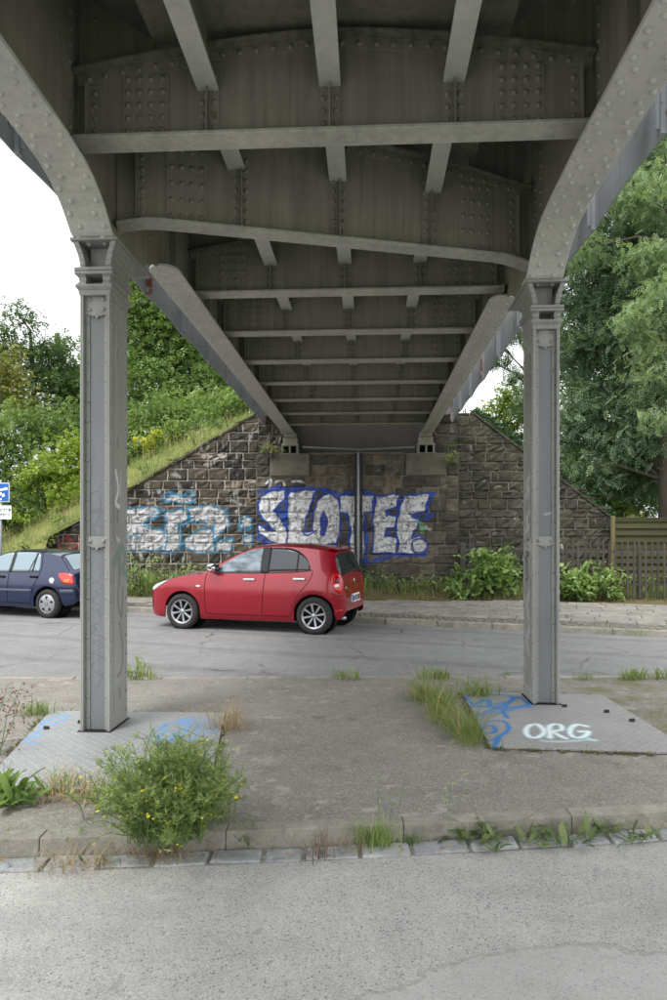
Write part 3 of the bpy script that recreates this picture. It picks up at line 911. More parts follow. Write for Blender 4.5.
def paint_plate(right):
    if right:
        ext = (1.1, 4.9, 2.95, 7.1); P = Paint(1.1, -7.1, 2.95, -4.9, 260, .01)
        bl = srgb(50, 128, 196); wt = srgb(196, 226, 230)
        def L(px, wd, col, soft=.02, al=1):
            q = []
            for (zx, zy) in px:      # points read off the photograph, laid on the ground
                x_, y_ = 420+zx/2.7, 670+zy/2.7; d = (EYE-.02)*F/(y_-537); q.append(((x_-333.5)/F*d, -d))
            P.line(curve(q, 8), wd, col, soft, al)
        L([(110,80),(160,66),(250,72),(215,100),(150,95),(120,72)], .045, bl)
        L([(130,105),(180,80),(200,105),(290,95),(260,75),(225,110),(235,130)], .05, bl)
        L([(150,125),(230,110),(295,98)], .10, bl, .06, .6)
        L([(110,95),(170,100),(240,85),(170,118),(140,112)], .05, bl, .03, .8)
        L([(165,160),(195,150),(205,165),(180,172),(160,155),(190,140),(225,140),(238,160),(215,180)], .04, bl)
        L([(160,185),(200,190),(215,183),(200,210),(225,210)], .045, bl)
        for q in ([(300,150),(285,165),(300,182),(325,180),(335,163),(318,148),(298,150)], [(352,184),(350,150),(378,148),(382,162),(358,167),(392,185)], [(450,152),(425,148),(405,165),(418,182),(446,180),(452,167),(432,167)]):
            L(q, .06, wt, .012, .75)
        for q in ([(300,150),(285,165),(300,182),(325,180),(335,163),(318,148),(298,150)], [(352,184),(350,150),(378,148),(382,162),(358,167),(392,185)], [(450,152),(425,148),(405,165),(418,182),(446,180),(452,167),(432,167)]):
            L(q, .034, srgb(232,246,247), .012, 1)
        L([(330,192),(380,194),(440,190),(475,190)], .04, wt, .03, .7)
        L([(455,186),(472,192)], .04, wt, .02, .9)
    else:
        ext = (-2.75, 4.2, -.7, 6.3); P = Paint(-2.75, -6.3, -.7, -4.2, 240, .012)
        bl = srgb(96, 160, 215)
        def L(px, wd, al=.75):
            q = []
            for (zx, zy) in px:
                x_, y_ = zx/2.78, 690+zy/2.78; d = (EYE-.02)*F/(y_-537); q.append(((x_-333.5)/F*d, -d))
            P.line(curve(q, 8), wd, bl, .03, al)
        L([(130,90),(170,72),(190,76),(150,95),(115,112),(75,135),(110,128)], .035); L([(70,120),(60,140),(100,150)], .035); L([(120,85),(115,100)], .03)
        for q in ([(420,115),(480,90),(560,82),(590,90)], [(450,100),(520,78),(500,100),(560,95),(540,110),(600,104)], [(415,135),(470,115),(560,120)], [(430,150),(500,125),(470,150),(600,115)], [(460,95),(440,140)], [(530,80),(505,130)]): L(q, .035, .8)
    return P.image('plate_spray'), ext
M_pl = chequer('left_chequer_plate', *paint_plate(False), srgb(158, 160, 160))
M_pr = chequer('right_chequer_plate', *paint_plate(True), srgb(160, 158, 157))
for quad_, mt, lab, bolts in (
    ([(-2.30,4.33),(-.80,4.25),(-1.0,6.15),(-2.64,6.22)], M_pl, 'chequered steel ground plate with faint blue scribbles, half under the yellow flowering weed', [(-2.42,5.62),(-2.2,5.8)]),
    ([(1.215,5.16),(2.72,5.0),(2.76,6.84),(1.34,7.0)], M_pr, 'chequered steel ground plate with bold blue loops and pale white letters', [(2.2,6.35),(2.52,6.15),(2.62,5.85)])):
    o = thing('ground_plate', lab, 'steel plate', ((quad_[0][0]+quad_[2][0])/2, (quad_[0][1]+quad_[2][1])/2, 0), 0, 'ground plates at the column feet')
    L0 = o.location
    m = MB(); m.prism([(x-L0.x, y-L0.y) for x, y in quad_], 2, .002, .022); m.build('plate', mt, o, bevel=.003)
    m = MB(); q = [(x*1.012, y*1.008) for x, y in [(a-L0.x, b-L0.y) for a, b in quad_]]; m.prism(q, 2, .0005, .0045); m.build('frame', M_rust, o)
    for bx, by in bolts:
        m = MB(); m.tube([(bx-L0.x-.022, by-L0.y, .02), (bx-L0.x-.018, by-L0.y, .043), (bx-L0.x+.018, by-L0.y, .043), (bx-L0.x+.022, by-L0.y, .02)], .007, 6); m.lathe([(.0, .036), (.022, .036), (.024, .0225)], 8, 'z', (bx-L0.x, by-L0.y, 0)); le = m.build('lifting_eye', M_rustd, o)

# rocker bearings on the abutment
for sg in (-1, 1):
    b = thing('bridge_bearing', 'grey steel bearing under the %s end of the bridge girders, on the stone shelf' % ('left' if sg < 0 else 'right'), 'bearing', B2W(sg*1.9, 18.75, 3.93), -BA, 'bearings on the abutment')
    m = MB(); m.box((-.26, -.2, 0), (.26, .3, .05)); m.build('base_plate', M_soot, b, bevel=.004)
    m = MB(); m.box((-.24, -.18, .26), (.24, .28, .32)); m.box((-.2, -.1, .3205), (.2, .2, .5)); m.box((-.17, -.2, .5005), (.17, .2, .61)); m.build('top_plate', M_soot, b, bevel=.004)
    for x_ in (-.21, 0, .21):
        m = MB(); m.box((x_-.025, -.17, .0505), (x_+.025, .27, .2595)); m.build('rib', M_soot, b)
    m = MB(); m.box((-.2, .05, .0508), (.2, .08, .2592)); m.build('opening_shade', M_dark, b)  # black sheet standing in for the shade in the openings between the ribs
# ------------------------------------------------------------------ the sandstone abutment with its graffiti
PW = Paint(-8.4, -3.6, 3.5, .1, 130, .045)
BL, WH, CY = srgb(40, 74, 160), srgb(212, 214, 216), srgb(62, 130, 164)
def gr(z, d=18.35, ox=250, oy=470, k=3.51):
    return [(((ox+a/k)-333.5)/F*d, -(EYE+(537-(oy+b/k))/F*d)) for a, b in z]
letters = [
 [(38,98),(60,80),(126,76),(120,104),(96,122),(82,142),(104,168),(122,205),(132,238),(126,262),(80,252),(30,220),(32,192),(70,214),(92,212),(62,180),(36,150),(30,122)],
 [(142,80),(230,74),(214,120),(196,176),(184,218),(226,215),(238,262),(128,264),(134,190),(128,130)],
 [(282,86),(308,104),(318,150),(316,205),(302,256),(236,264),(224,230),(224,170),(238,116),(258,92)],
 [(322,92),(430,90),(424,148),(402,156),(406,240),(408,312),(350,306),(352,200),(346,150),(318,152)],
 [(442,96),(522,92),(514,130),(482,138),(480,160),(514,162),(506,200),(480,206),(482,236),(510,240),(508,292),(436,290),(434,190)],
 [(544,96),(628,90),(606,148),(568,156),(566,172),(586,180),(578,204),(566,214),(560,244),(590,230),(612,252),(610,282),(590,296),(520,290),(516,200),(526,136)],
]
for L in letters: PW.fill(gr(L), BL, .06, .03)
for q in ([(28,240),(60,262),(130,266)], [(360,318),(420,322),(510,300),(610,300)], [(200,72),(240,66),(320,84),(430,84)], [(30,78),(100,66),(235,68)], [(605,175),(632,158)], [(610,150),(640,84)]):
    PW.line(gr(q), .11, BL, .04)
for i, L in enumerate(letters): PW.fill(gr(L), WH, -.005, .02)
PW.fill(gr([(82,140),(126,128),(134,204),(108,172)]), BL, 0, .02)
PW.fill(gr([(250,158),(264,148),(276,172),(276,208),(264,236),(250,226),(246,192)]), BL, 0, .02)
for q in ([(478,140),(478,162)], [(478,206),(478,236)], [(596,240),(618,256),(606,286),(576,292),(566,268),(572,246),(596,240)], [(400,160),(400,150),(430,148)], [(400,155),(404,310)], [(352,200),(350,306)], [(560,155),(588,170)], [(516,130),(512,290)], [(132,80),(130,262)], [(230,76),(190,214),(236,216)]):
    PW.line(gr(curve(q)), .055, BL, .02)
for q in ([(60,50),(75,38),(70,60)], [(90,45),(110,36),(120,55)], [(150,40),(190,45)]): PW.line(gr(curve(q)), .06, WH, .03, .8)
PW.line(gr([(590,190),(604,214)]), .14, srgb(120, 190, 130), .05, .7); PW.line(gr([(612,200),(626,214)]), .08, WH, .05, .7)
# older letters on the left wing wall
g2 = lambda z: gr(z, 18.9, 120, 470, 4.45)
S2 = [
 [(-40,168),(160,164),(166,196),(140,214),(104,222),(110,246),(186,268),(184,320),(160,356),(20,358),(-40,330)],
 [(190,182),(296,180),(290,226),(246,236),(260,262),(268,300),(262,356),(176,360),(184,300),(196,262)],
 [(300,168),(440,166),(480,200),(420,236),(376,262),(290,296),(282,340),(330,362),(410,360),(412,300),(400,262),(370,226),(312,226)],
 [(420,210),(470,180),(482,250),(412,300)], [(424,310),(500,306),(490,356),(420,360)],
 [(532,250),(548,206),(586,222),(584,258)], [(548,300),(584,284),(590,326),(560,334)],
 [(200,136),(220,110),(250,106),(272,120),(310,114),(328,136),(270,148)],
]
for L in S2: PW.fill(g2(L), CY, .05, .03)
for L in S2: PW.fill(g2(L), srgb(194, 195, 198), -.01, .03)
for q in ([(165,170),(110,225),(105,250),(185,265)], [(180,150),(200,250),(195,350)], [(250,245),(262,300),(268,350)], [(255,240),(320,238),(376,232)], [(300,170),(298,230)], [(-30,300),(30,292),(72,296),(60,316)], [(180,130),(200,105),(235,98),(262,118),(296,100),(330,108),(322,132)], [(390,160),(440,158)], [(415,312),(500,310),(500,340)], [(530,214),(530,268),(580,262)], [(170,362),(230,372)]):
    PW.line(g2(curve(q)), .06, CY, .04, .85)
for q in ([(230,20),(260,30)], [(255,60),(265,86)], [(165,95),(180,110)], [(480,130),(530,150)]): PW.line(g2(q), .1, srgb(190,190,186), .08, .55)
for q in ([(-150,60),(-120,80),(-140,100)], [(-110,60),(-90,95)], [(-80,60),(-60,75),(-80,95)], [(-50,55),(-40,95),(-20,60)]): pass
RD = srgb(150, 58, 62)
for q in ([(52,538),(58,546),(54,550)], [(60,540),(66,536),(64,548)], [(68,540),(74,546),(70,549)], [(75,538),(79,547)]):
    PW.line(curve([((a-333.5)/F*18.9, -(EYE+(537-b)/F*18.9)) for a, b in q]), .07, RD, .04, .8)
IM_wall = PW.image('wall_spray')

def stone_mat(name, stops, lime=.62, moss=0.0):
    n = N(name); p = n.pos()
    c = n.ramp(n.rand(), *stops)
    c = n.mix(1, c, n.ramp(n.noise(p, 6, 6, .7), (.28, .62), (.72, 1.3)), 'MULTIPLY')
    soot = n.ramp(n.noise(n.map(p, (.5, .5, .9)), 1.3, 6, .7), (.42, 0), (.64, 1))
    c = n.mix(n.math('MULTIPLY', soot, .7), c, srgb(46, 45, 43))
    fine = n.noise(p, 32, 5, .7)
    c = n.mix(1, c, n.ramp(fine, (.3, .75), (.7, 1.2)), 'MULTIPLY')
    if moss: c = n.mix(n.math('MULTIPLY', n.ramp(n.noise(p, 1.1, 6, .7), (.4, 0), (.65, 1)), moss), c, srgb(82, 84, 58))
    damp = n.ramp(n.noise(n.map(p, (2.2, 2.2, .45), (7, 0, 2)), 1.2, 6, .7), (.5, 0), (.66, 1))
    c = n.mix(n.math('MULTIPLY', damp, .5), c, srgb(44, 44, 40))
    lm = n.ramp(n.noise(n.map(p, (3, 3, 1.0)), 1.5, 6, .75), (lime, 0), (lime+.05, 1))
    c = n.mix(n.math('MULTIPLY', lm, .5), c, srgb(176, 172, 164))
    x, y, z = n.sep(p)
    vec = n.comb(n.math('DIVIDE', n.math('ADD', x, 8.4), 11.9), n.math('DIVIDE', n.math('ADD', z, .1), 3.7))
    pc, pa = n.picture(IM_wall, vec)
    wear_ = n.ramp(n.noise(p, 9, 6, .75), (.37, .0), (.52, .95))
    c = n.mix(n.math('MULTIPLY', pa, wear_), c, n.mix(1, pc, n.ramp(n.noise(p, 14, 5, .7), (.3, .72), (.65, 1.02)), 'MULTIPLY'))
    n.bump(n.math('ADD', fine, n.noise(p, 9, 5)), .5, .03)
    return n.done(c, .92, 0, .2)
T = srgb
M_stoneL = stone_mat('sooty_sandstone', [(0, T(56,53,50)), (.4, T(72,68,62)), (.7, T(88,81,72)), (.9, T(110,98,80)), (1, T(68,65,62))], .57)
M_stoneC = stone_mat('brown_sandstone', [(0, T(70,67,61)), (.3, T(88,84,77)), (.6, T(104,98,88)), (.85, T(124,114,98)), (1, T(80,77,72))], .64)
M_stoneR = stone_mat('mossy_sandstone', [(0, T(58,57,52)), (.4, T(74,72,66)), (.75, T(92,88,79)), (1, T(66,65,61))], .62, .42)
def mortar(name, c1, c2):
    n = N(name); p = n.pos(); c = n.mix(n.ramp(n.noise(p, 4, 6, .7), (.35, 0), (.65, 1)), c1, c2)
    c = n.mix(n.ramp(n.noise(p, 2.1, 6, .75), (.45, 0), (.7, .7)), c, srgb(70, 65, 58))
    x, y, z = n.sep(p); vec = n.comb(n.math('DIVIDE', n.math('ADD', x, 8.4), 11.9), n.math('DIVIDE', n.math('ADD', z, .1), 3.7))
    pc, pa = n.picture(IM_wall, vec); c = n.mix(n.math('MULTIPLY', pa, .55), c, pc)
    n.bump(n.noise(p, 60, 4), .4, .01); return n.done(c, .95, 0, .15)
M_mortarL = mortar('pale_mortar', srgb(150, 144, 134), srgb(188, 183, 174))
M_mortar = mortar('grey_mortar', srgb(100, 96, 88), srgb(132, 127, 117))
M_block = concrete('smooth_bearing_stone', srgb(86, 83, 75), srgb(112, 107, 97), 3, .7)

def make_stone(corners, y0, depth, rng_):
    """one rock-faced block: corners (x,z) lower left, lower right, upper right, upper left, face towards -y"""
    (ax, az), (bx, bz), (cx, cz), (dx, dz) = corners
    us = [0, .07, .35, .65, .93, 1]; vs_ = [0, .12, .5, .88, 1]
    V, Fc = [], []
    rough = rng_.normal(size=(len(vs_), len(us)))*.017
    tl = rng_.normal()*.01
    for j, v in enumerate(vs_):
        for i, u in enumerate(us):
            x = (ax*(1-u)+bx*u)*(1-v)+(dx*(1-u)+cx*u)*v; z = (az*(1-u)+bz*u)*(1-v)+(dz*(1-u)+cz*u)*v
            edge = i in (0, len(us)-1) or j in (0, len(vs_)-1)
            y = y0-(.006 if edge else depth+rough[j, i]+tl*(u-.5))
            if edge:
                x += rng_.normal()*.008; z += rng_.normal()*.007
            V.append((x, y, z))
    nx = len(us)
    for j in range(len(vs_)-1):
        for i in range(nx-1): Fc.append((j*nx+i, j*nx+i+1, (j+1)*nx+i+1, (j+1)*nx+i))
    # the four sides back into the mortar
    ring = [i for i in range(nx)]+[j*nx+nx-1 for j in range(1, len(vs_))]+[(len(vs_)-1)*nx+i for i in range(nx-2, -1, -1)]+[j*nx for j in range(len(vs_)-2, 0, -1)]
    b = len(V)
    for r_ in ring: V.append((V[r_][0], y0+.05, V[r_][2]))
    for k in range(len(ring)):
        k2 = (k+1) % len(ring)
        Fc.append((ring[k2], ring[k], b+k, b+k2))
    me = bpy.data.meshes.new('stone'); me.from_pydata(V, [], Fc); me.update()
    return me

rs = np.random.default_rng(11)
def courses(z0, z1, lo=.24, hi=.36):
    z = z0; out = []
    while z < z1:
        h = rs.uniform(lo, hi); out.append((z, z+h)); z += h
    return out
def lay(parent, mat, x0, x1, crs, top, y0, wlo=.34, whi=.62, bottom=lambda x: -9, quoin=None):
    k = 0
    for (za, zb) in crs:
        x = x0; first = True
        while x < x1-.02:
            L = rs.uniform(wlo, whi)
            if quoin == 'L' and first: L = .62 if k % 2 else .38
            if x1-(x+L) < wlo*.6: L = x1-x
            first = False
            gp_ = .015 if mat is M_stoneL else .011; a, b = x+gp_, x+L-gp_; g = gp_*.9
            ta, tb = min(zb-g, top(a)), min(zb-g, top(b))
            x += L
            if max(ta, tb) < za+.08: continue
            ta, tb = max(ta, za+g+.01), max(tb, za+g+.01)
            if max(za, zb) < bottom((a+b)/2): continue
            me = make_stone([(a, za+g), (b, za+g), (b, tb), (a, ta)], y0, rs.uniform(.02, .055), rs)
            me.materials.append(mat)
            link('stone', me, parent)
        k += 1

ab = thing('stone_abutment', 'sandstone bridge abutment sprayed with big white letters outlined in blue', 'abutment', B2W(0, 18.3), -BA)
m = MB(); m.box((-2.8, 0.03, -.1), (2.75, 1.6, 3.90)); m.box((-2.8, 1.65, -.1), (2.75, 1.9, 6.2)); m.build('mortar_core', M_mortar, ab)
CR = courses(.0, 3.28, .25, .37)
CR[-1] = (CR[-1][0], 3.30)
lay(ab, M_stoneC, -2.8, 2.75, CR, lambda x: 3.30, 0.03, .36, .66, quoin='L')
# row under the shelf: big smooth bearing blocks between stones
lay(ab, M_stoneC, -1.3, 1.3, [(3.31, 3.62), (3.62, 3.90)], lambda x: 3.9, 0.03, .4, .6)
for a_, b_ in ((-2.42, -1.31), (1.31, 2.42)):
    m = MB(); m.box((a_+.008, -.05, 3.315), (b_-.008, 1.0, 3.93)); m.build('bearing_stone', M_block, ab, bevel=.02)
for a_, b_ in ((-2.8, -2.43), (2.43, 2.75)): lay(ab, M_stoneC, a_, b_, [(3.31, 3.62), (3.62, 3.92)], lambda x: 3.95, 0.03, .36, .5)
for a_, b_ in ((-2.83, -2.12), (2.12, 2.78)):          # side blocks rising beside the girders
    m = MB(); m.box((a_+.01, .47, 3.9), (b_-.01, 1.6, 5.06)); m.build('mortar_core', M_mortar, ab)
    lay(ab, M_stoneL if a_ < 0 else M_stoneR, a_, b_, [(3.93, 4.22), (4.22, 4.5), (4.5, 4.8), (4.8, 5.08)], lambda x: 5.08, .47, .3, .42)
m = MB(); m.box((-1.3, .0, 3.905), (1.3, 1.6, 3.96)); m.build('shelf_stone', M_block, ab, bevel=.01)

wt = lambda t, off=0: 5.08+(t+2.95)*.588+off
lw = thing('wing_wall', 'sooty stone wing wall with older pale blue and white letters, grass along its sloping top', 'wall', B2W(-5.5, 18.75), -BA)
bx_ = -5.5
m = MB(); m.prism([(-11-bx_, -.1), (-2.8-bx_, -.1), (-2.8-bx_, wt(-2.95)-.04), (-2.95-bx_, wt(-2.95)-.04), (-11-bx_, max(0, wt(-11)-.04))], 1, .03, .45); m.build('mortar_core', M_mortarL, lw)
lay(lw, M_stoneL, -11-bx_, -2.81-bx_, courses(-.02, 5.1, .2, .36), lambda x: min(5.08, wt(x+bx_)), .03, .34, .62)
wr = lambda t: min(5.1, 5.1-(t-3.2)*.775)
rw = thing('wing_wall', 'mossy stone wing wall sloping down to the wooden panel fence', 'wall', B2W(5, 18.75), -BA)
m = MB(); m.prism([(2.75-5, -.1), (9.2-5, -.1), (9.2-5, wr(9.2)-.04), (3.2-5, 5.06), (2.75-5, 5.06)], 1, .03, .45); m.build('mortar_core', M_mortar, rw)
lay(rw, M_stoneR, 2.77-5, 9.2-5, courses(-.02, 5.1, .22, .32), lambda x: wr(x+5), .03, .30, .58)
# flat coping stones along both slopes
for (par, o_, x0, x1, fn, mt) in ((lw, bx_, -10.8, -2.9, lambda t: min(5.08, wt(t)), M_stoneL), (rw, 5, 3.2, 9.0, wr, M_stoneR)):
    x = x0
    while x < x1-.1:
        L = min(.62, x1-x); a, b = x+.006, x+L-.006; m = MB()
        m.hexa([(a-o_, -.03, fn(a)-.03), (b-o_, -.03, fn(b)-.03), (b-o_, .44, fn(b)-.03), (a-o_, .44, fn(a)-.03)], [(a-o_, -.03, fn(a)+.05), (b-o_, -.03, fn(b)+.05), (b-o_, .44, fn(b)+.05), (a-o_, .44, fn(a)+.05)])
        m.build('coping_stone', mt, par, bevel=.012); x += L

# drain pipes
M_pipe = plain('pale_grey_pipe', srgb(150, 155, 160), .5, 0, .4)
M_gpipe = plain('dull_grey_pipe', srgb(112, 114, 114), .6, 0, .3)
M_black = plain('black_plastic', srgb(26, 26, 27), .5, 0, .4)
dp = thing('drain_pipe', 'pale drain pipe between black strips running down the middle of the stone abutment', 'pipe', B2W(.03, 18.28), -BA)
xp = (358.5-333.5)/F*18.3-.66-.03
m = MB(); m.tube([(xp, -.09, .2), (xp, -.09, 3.95)], .032, 10); pp = m.build('pipe', M_pipe, dp, smooth=True)
for sx in (-1, 1):
    m = MB(); m.box((xp+sx*.078-.030, -.085, .2), (xp+sx*.078+.030, -.02, 3.93)); m.build('black_strip', M_black, dp)
for z in (.9, 2.2, 3.5):
    m = MB(); m.box((xp-.14, -.1, z), (xp+.14, -.02, z+.03)); m.build('clamp', M_black, dp)
gp = thing('gutter_pipe', 'thin grey gutter pipe lying along the top edge of the abutment shelf', 'pipe', B2W(0, 18.3, 4.0), -BA)
m = MB(); m.tube([(-1.5, -.12, .10), (.1, -.12, .02), (1.55, -.12, .08)], .028, 8); m.build('pipe', M_gpipe, gp, smooth=True)
for x_ in (-1.0, .9):
    m = MB(); m.box((x_-.012, -.13, -.06), (x_+.012, -.0, .03)); m.build('bracket', M_black, gp)
# ------------------------------------------------------------------ cars
def pch(pts):
    """smooth monotone interpolation through control points"""
    x = np.array([p[0] for p in pts], float); y = np.array([p[1] for p in pts], float)
    h = np.diff(x); d = np.diff(y)/h; m = np.zeros(len(x))
    for i in range(1, len(x)-1):
        if d[i-1]*d[i] > 0:
            w1, w2 = 2*h[i]+h[i-1], h[i]+2*h[i-1]; m[i] = (w1+w2)/(w1/d[i-1]+w2/d[i])
    m[0], m[-1] = d[0], d[-1]
    def f(q):
        q = min(max(q, x[0]), x[-1]); i = min(max(int(np.searchsorted(x, q))-1, 0), len(h)-1)
        t = (q-x[i])/h[i]
        return y[i]*(2*t**3-3*t*t+1)+h[i]*m[i]*(t**3-2*t*t+t)+y[i+1]*(-2*t**3+3*t*t)+h[i]*m[i+1]*(t**3-t*t)
    return f

def carpaint(name, col, rough=.22):
    n = N(name); o = n.objc()
    dust = n.ramp(n.noise(o, 5, 5, .7), (.4, 0), (.8, 1))
    c = n.mix(n.math('MULTIPLY', dust, .03), col, srgb(130, 122, 112))
    m = n.done(c, n.math('ADD', rough, n.math('MULTIPLY', dust, .12)), .25, .5)
    n.b.inputs['Coat Weight'].default_value = .7; n.b.inputs['Coat Roughness'].default_value = .02
    return m
M_red = carpaint('red_car_paint', srgb(146, 2, 30), .2)
M_blue = carpaint('dark_blue_car_paint', srgb(16, 30, 68), .22)
n = N('car_glass'); M_glass = n.done(n.mix(n.ramp(n.noise(n.map(n.objc(), (1.5, 1, 4)), 1.6, 3), (.42, 0), (.6, 1)), srgb(62, 74, 82), srgb(120, 134, 142)), .03, .25, .9)  # reflections painted into the glass colour as pale noise bands
n = N('rear_glass'); M_glass2 = n.done(srgb(40, 46, 52), .05, .2, .7)
n = N('sky_reflection_glass'); M_glass3 = n.done(srgb(124, 142, 150), .04, .2, .9)  # pale tone: the reflected sky put into the glass colour
M_seam = plain('seam_black', srgb(20, 16, 16), .7, 0, .2)
M_trim = plain('black_car_trim', srgb(34, 35, 37), .55, 0, .35)
M_tyre = plain('tyre_rubber', srgb(52, 51, 50), .85, 0, .25, .2, 20)
M_well = plain('wheel_well_black', (.008, .008, .008), .9, 0, .1)
n = N('alloy'); M_alloy = n.done(srgb(168, 170, 174), .3, .8)
n = N('alloy_dark'); M_alloyd = n.done(srgb(42, 43, 46), .4, .3)
n = N('chrome'); M_chrome = n.done(srgb(225, 227, 230), .12, 1)
n = N('lamp_red'); M_lampr = n.done(srgb(196, 20, 22), .12, 0, .7); n.b.inputs['Coat Weight'].default_value = .6
n = N('lamp_dark_red'); M_lampr2 = n.done(srgb(120, 8, 14), .1, 0, .8)
n = N('lamp_orange'); M_lampo = n.done(srgb(224, 110, 40), .15, 0, .7)
n = N('lamp_clear'); M_lampc = n.done(srgb(214, 220, 226), .1, .2, .8)
n = N('number_plate_white'); M_plate = n.done(srgb(222, 224, 222), .4)
n = N('plate_blue'); M_pblue = n.done(srgb(30, 60, 150), .4)
M_greytrim = plain('grey_rub_strip', srgb(72, 78, 92), .55, 0, .35)

class Car:
    def __init__(s, S, paint, root):
        s.S, s.paint, s.root = S, paint, root
        s.zt = pch(S['top']); s.P = pch(S['plan']); s.bl = pch(S['belt']); s.ys = pch(S['side']); s.zb0 = pch(S['sill'])
    def zb(s, x):
        z = s.zb0(x)
        for ax in s.S['axles']:
            d = abs(x-ax)
            if d < s.S['arch']: z = max(z, s.S['wr']+math.sqrt(s.S['arch']**2-d*d))
        return z
    def lim(s, x):
        zt = s.zt(x); b = min(s.bl(x), zt-.055)
        return b, zt
    def rail(s, x):
        b, zt = s.lim(x); r = max(zt-.065, b+.001)
        return r, s.P(x)*s.ys(b)-s.S['tum']*(r-b)
    def w(s, x, z):
        b, zt = s.lim(x)
        if z <= b: return s.P(x)*s.ys(z)
        r, yr = s.rail(x)
        if z <= r: return s.P(x)*s.ys(b)-s.S['tum']*(z-b)
        t = min(1, (z-r)/(zt-r+1e-6)); return yr*(1-t**2.2)
    def roof(s, x, f):
        """height of the upper skin at a fraction f of its half width"""
        r, yr = s.rail(x); zt = s.zt(x)
        return r+(zt-r)*(1-f**2.6)
    def body(s):
        x0, x1 = s.S['x']
        xs = sorted(set(np.round(np.concatenate([np.linspace(x0, x1, 100), np.linspace(x0, x0+.12, 9), np.linspace(x1-.14, x1, 14)]+[ax+s.S['arch']*np.cos(np.linspace(0, math.pi, 25)) for ax in s.S['axles']]), 4)))
        m = MB(); rows = []
        for x in xs:
            b, zt = s.lim(x); z0 = min(s.zb(x), b-.02); r, yr = s.rail(x); row = []
            for f in (0, .06, .2, .4, .6, .8, 1):
                z = z0+(b-z0)*f; y = s.P(x)*s.ys(z)-(.02 if f == 0 else 0)
                row.append((y, z))
            for f in (.33, .66, 1):
                z = b+(r-b)*f; row.append((s.w(x, z), z))
            for f in (.94, .82, .62, .35, 0): row.append((yr*f, s.roof(x, f)))
            rows.append((x, row))
        full = []
        for x, row in rows:
            pts = [(x, -y, z) for y, z in row]+[(x, y, z) for y, z in reversed(row[:-1])]
            full.append(pts)
        k = len(full[0])
        for pts in full: m.v += pts
        for i in range(len(full)-1):
            for j in range(k-1): m.f.append((i*k+j, (i+1)*k+j, (i+1)*k+j+1, i*k+j+1)); m.m.append(0)
        for e, rev in ((0, 1), (len(full)-1, 0)):
            f = tuple(e*k+j for j in range(k)); m.f.append(f[::-1] if rev else f); m.m.append(0)
        o = m.build('body', s.paint, s.root, smooth=True)
        bm = o.modifiers.new('split', 'EDGE_SPLIT'); bm.split_angle = R(48)
        return o
    def patch(s, name, mat, top, bot, off=.004, nx=24, nz=8, both=True, parent=None, sides=(-1, 1)):
        T_, B_ = pch(top), pch(bot); a, b = top[0][0], top[-1][0]; out = []
        for sd in sides:
            m = MB(); X = np.linspace(a, b, nx+1)
            for x in X:
                for k in range(nz+1):
                    z = B_(x)+(T_(x)-B_(x))*k/nz
                    m.v.append((x, sd*(s.w(x, z)+off), z))
            for i in range(nx):
                for k in range(nz):
                    q = (i*(nz+1)+k, (i+1)*(nz+1)+k, (i+1)*(nz+1)+k+1, i*(nz+1)+k+1)
                    m.f.append(q if sd < 0 else q[::-1]); m.m.append(0)
            # rim back to the body so that it has thickness
            o = m.build(name, mat, parent or s.root, smooth=True)
            so = o.modifiers.new('thick', 'SOLIDIFY'); so.thickness = off*.9; so.offset = -1
            out.append(o)
        return out
    def seam(s, pts, wd=.0095, sides=(-1, 1), off=.0022, mat=None, name='door_seam'):
        P = curve(pts, 6)
        for sd in sides:
            m = MB()
            for i, (x, z) in enumerate(P):
                a = P[max(0, i-1)]; b = P[min(len(P)-1, i+1)]; L = math.hypot(b[0]-a[0], b[1]-a[1])+1e-9
                nx_, nz_ = -(b[1]-a[1])/L*wd/2, (b[0]-a[0])/L*wd/2
                for q in (1, -1): m.v.append((x+nx_*q, sd*(s.w(x+nx_*q, z+nz_*q)+off), z+nz_*q))
            for i in range(len(P)-1):
                q = (2*i, 2*i+1, 2*i+3, 2*i+2); m.f.append(q if sd > 0 else q[::-1]); m.m.append(0)
            m.build(name, mat or M_seam, s.root)
    def top_glass(s, name, mat, xa, xb, f, off=.006, n=14):
        m = MB(); X = np.linspace(xa, xb, n+1); V = np.linspace(-1, 1, 17)
        for x in X:
            r, yr = s.rail(x)
            dz = (s.zt(x+.02)-s.zt(x-.02))/.04; L = math.hypot(1, dz)
            for v in V: m.v.append((x-dz/L*off, v*f*yr, s.roof(x, abs(v)*f)+off/L))
        for i in range(n):
            for k in range(16): m.f.append((i*17+k, (i+1)*17+k, (i+1)*17+k+1, i*17+k+1)); m.m.append(0)
        return m.build(name, mat, s.root, smooth=True)
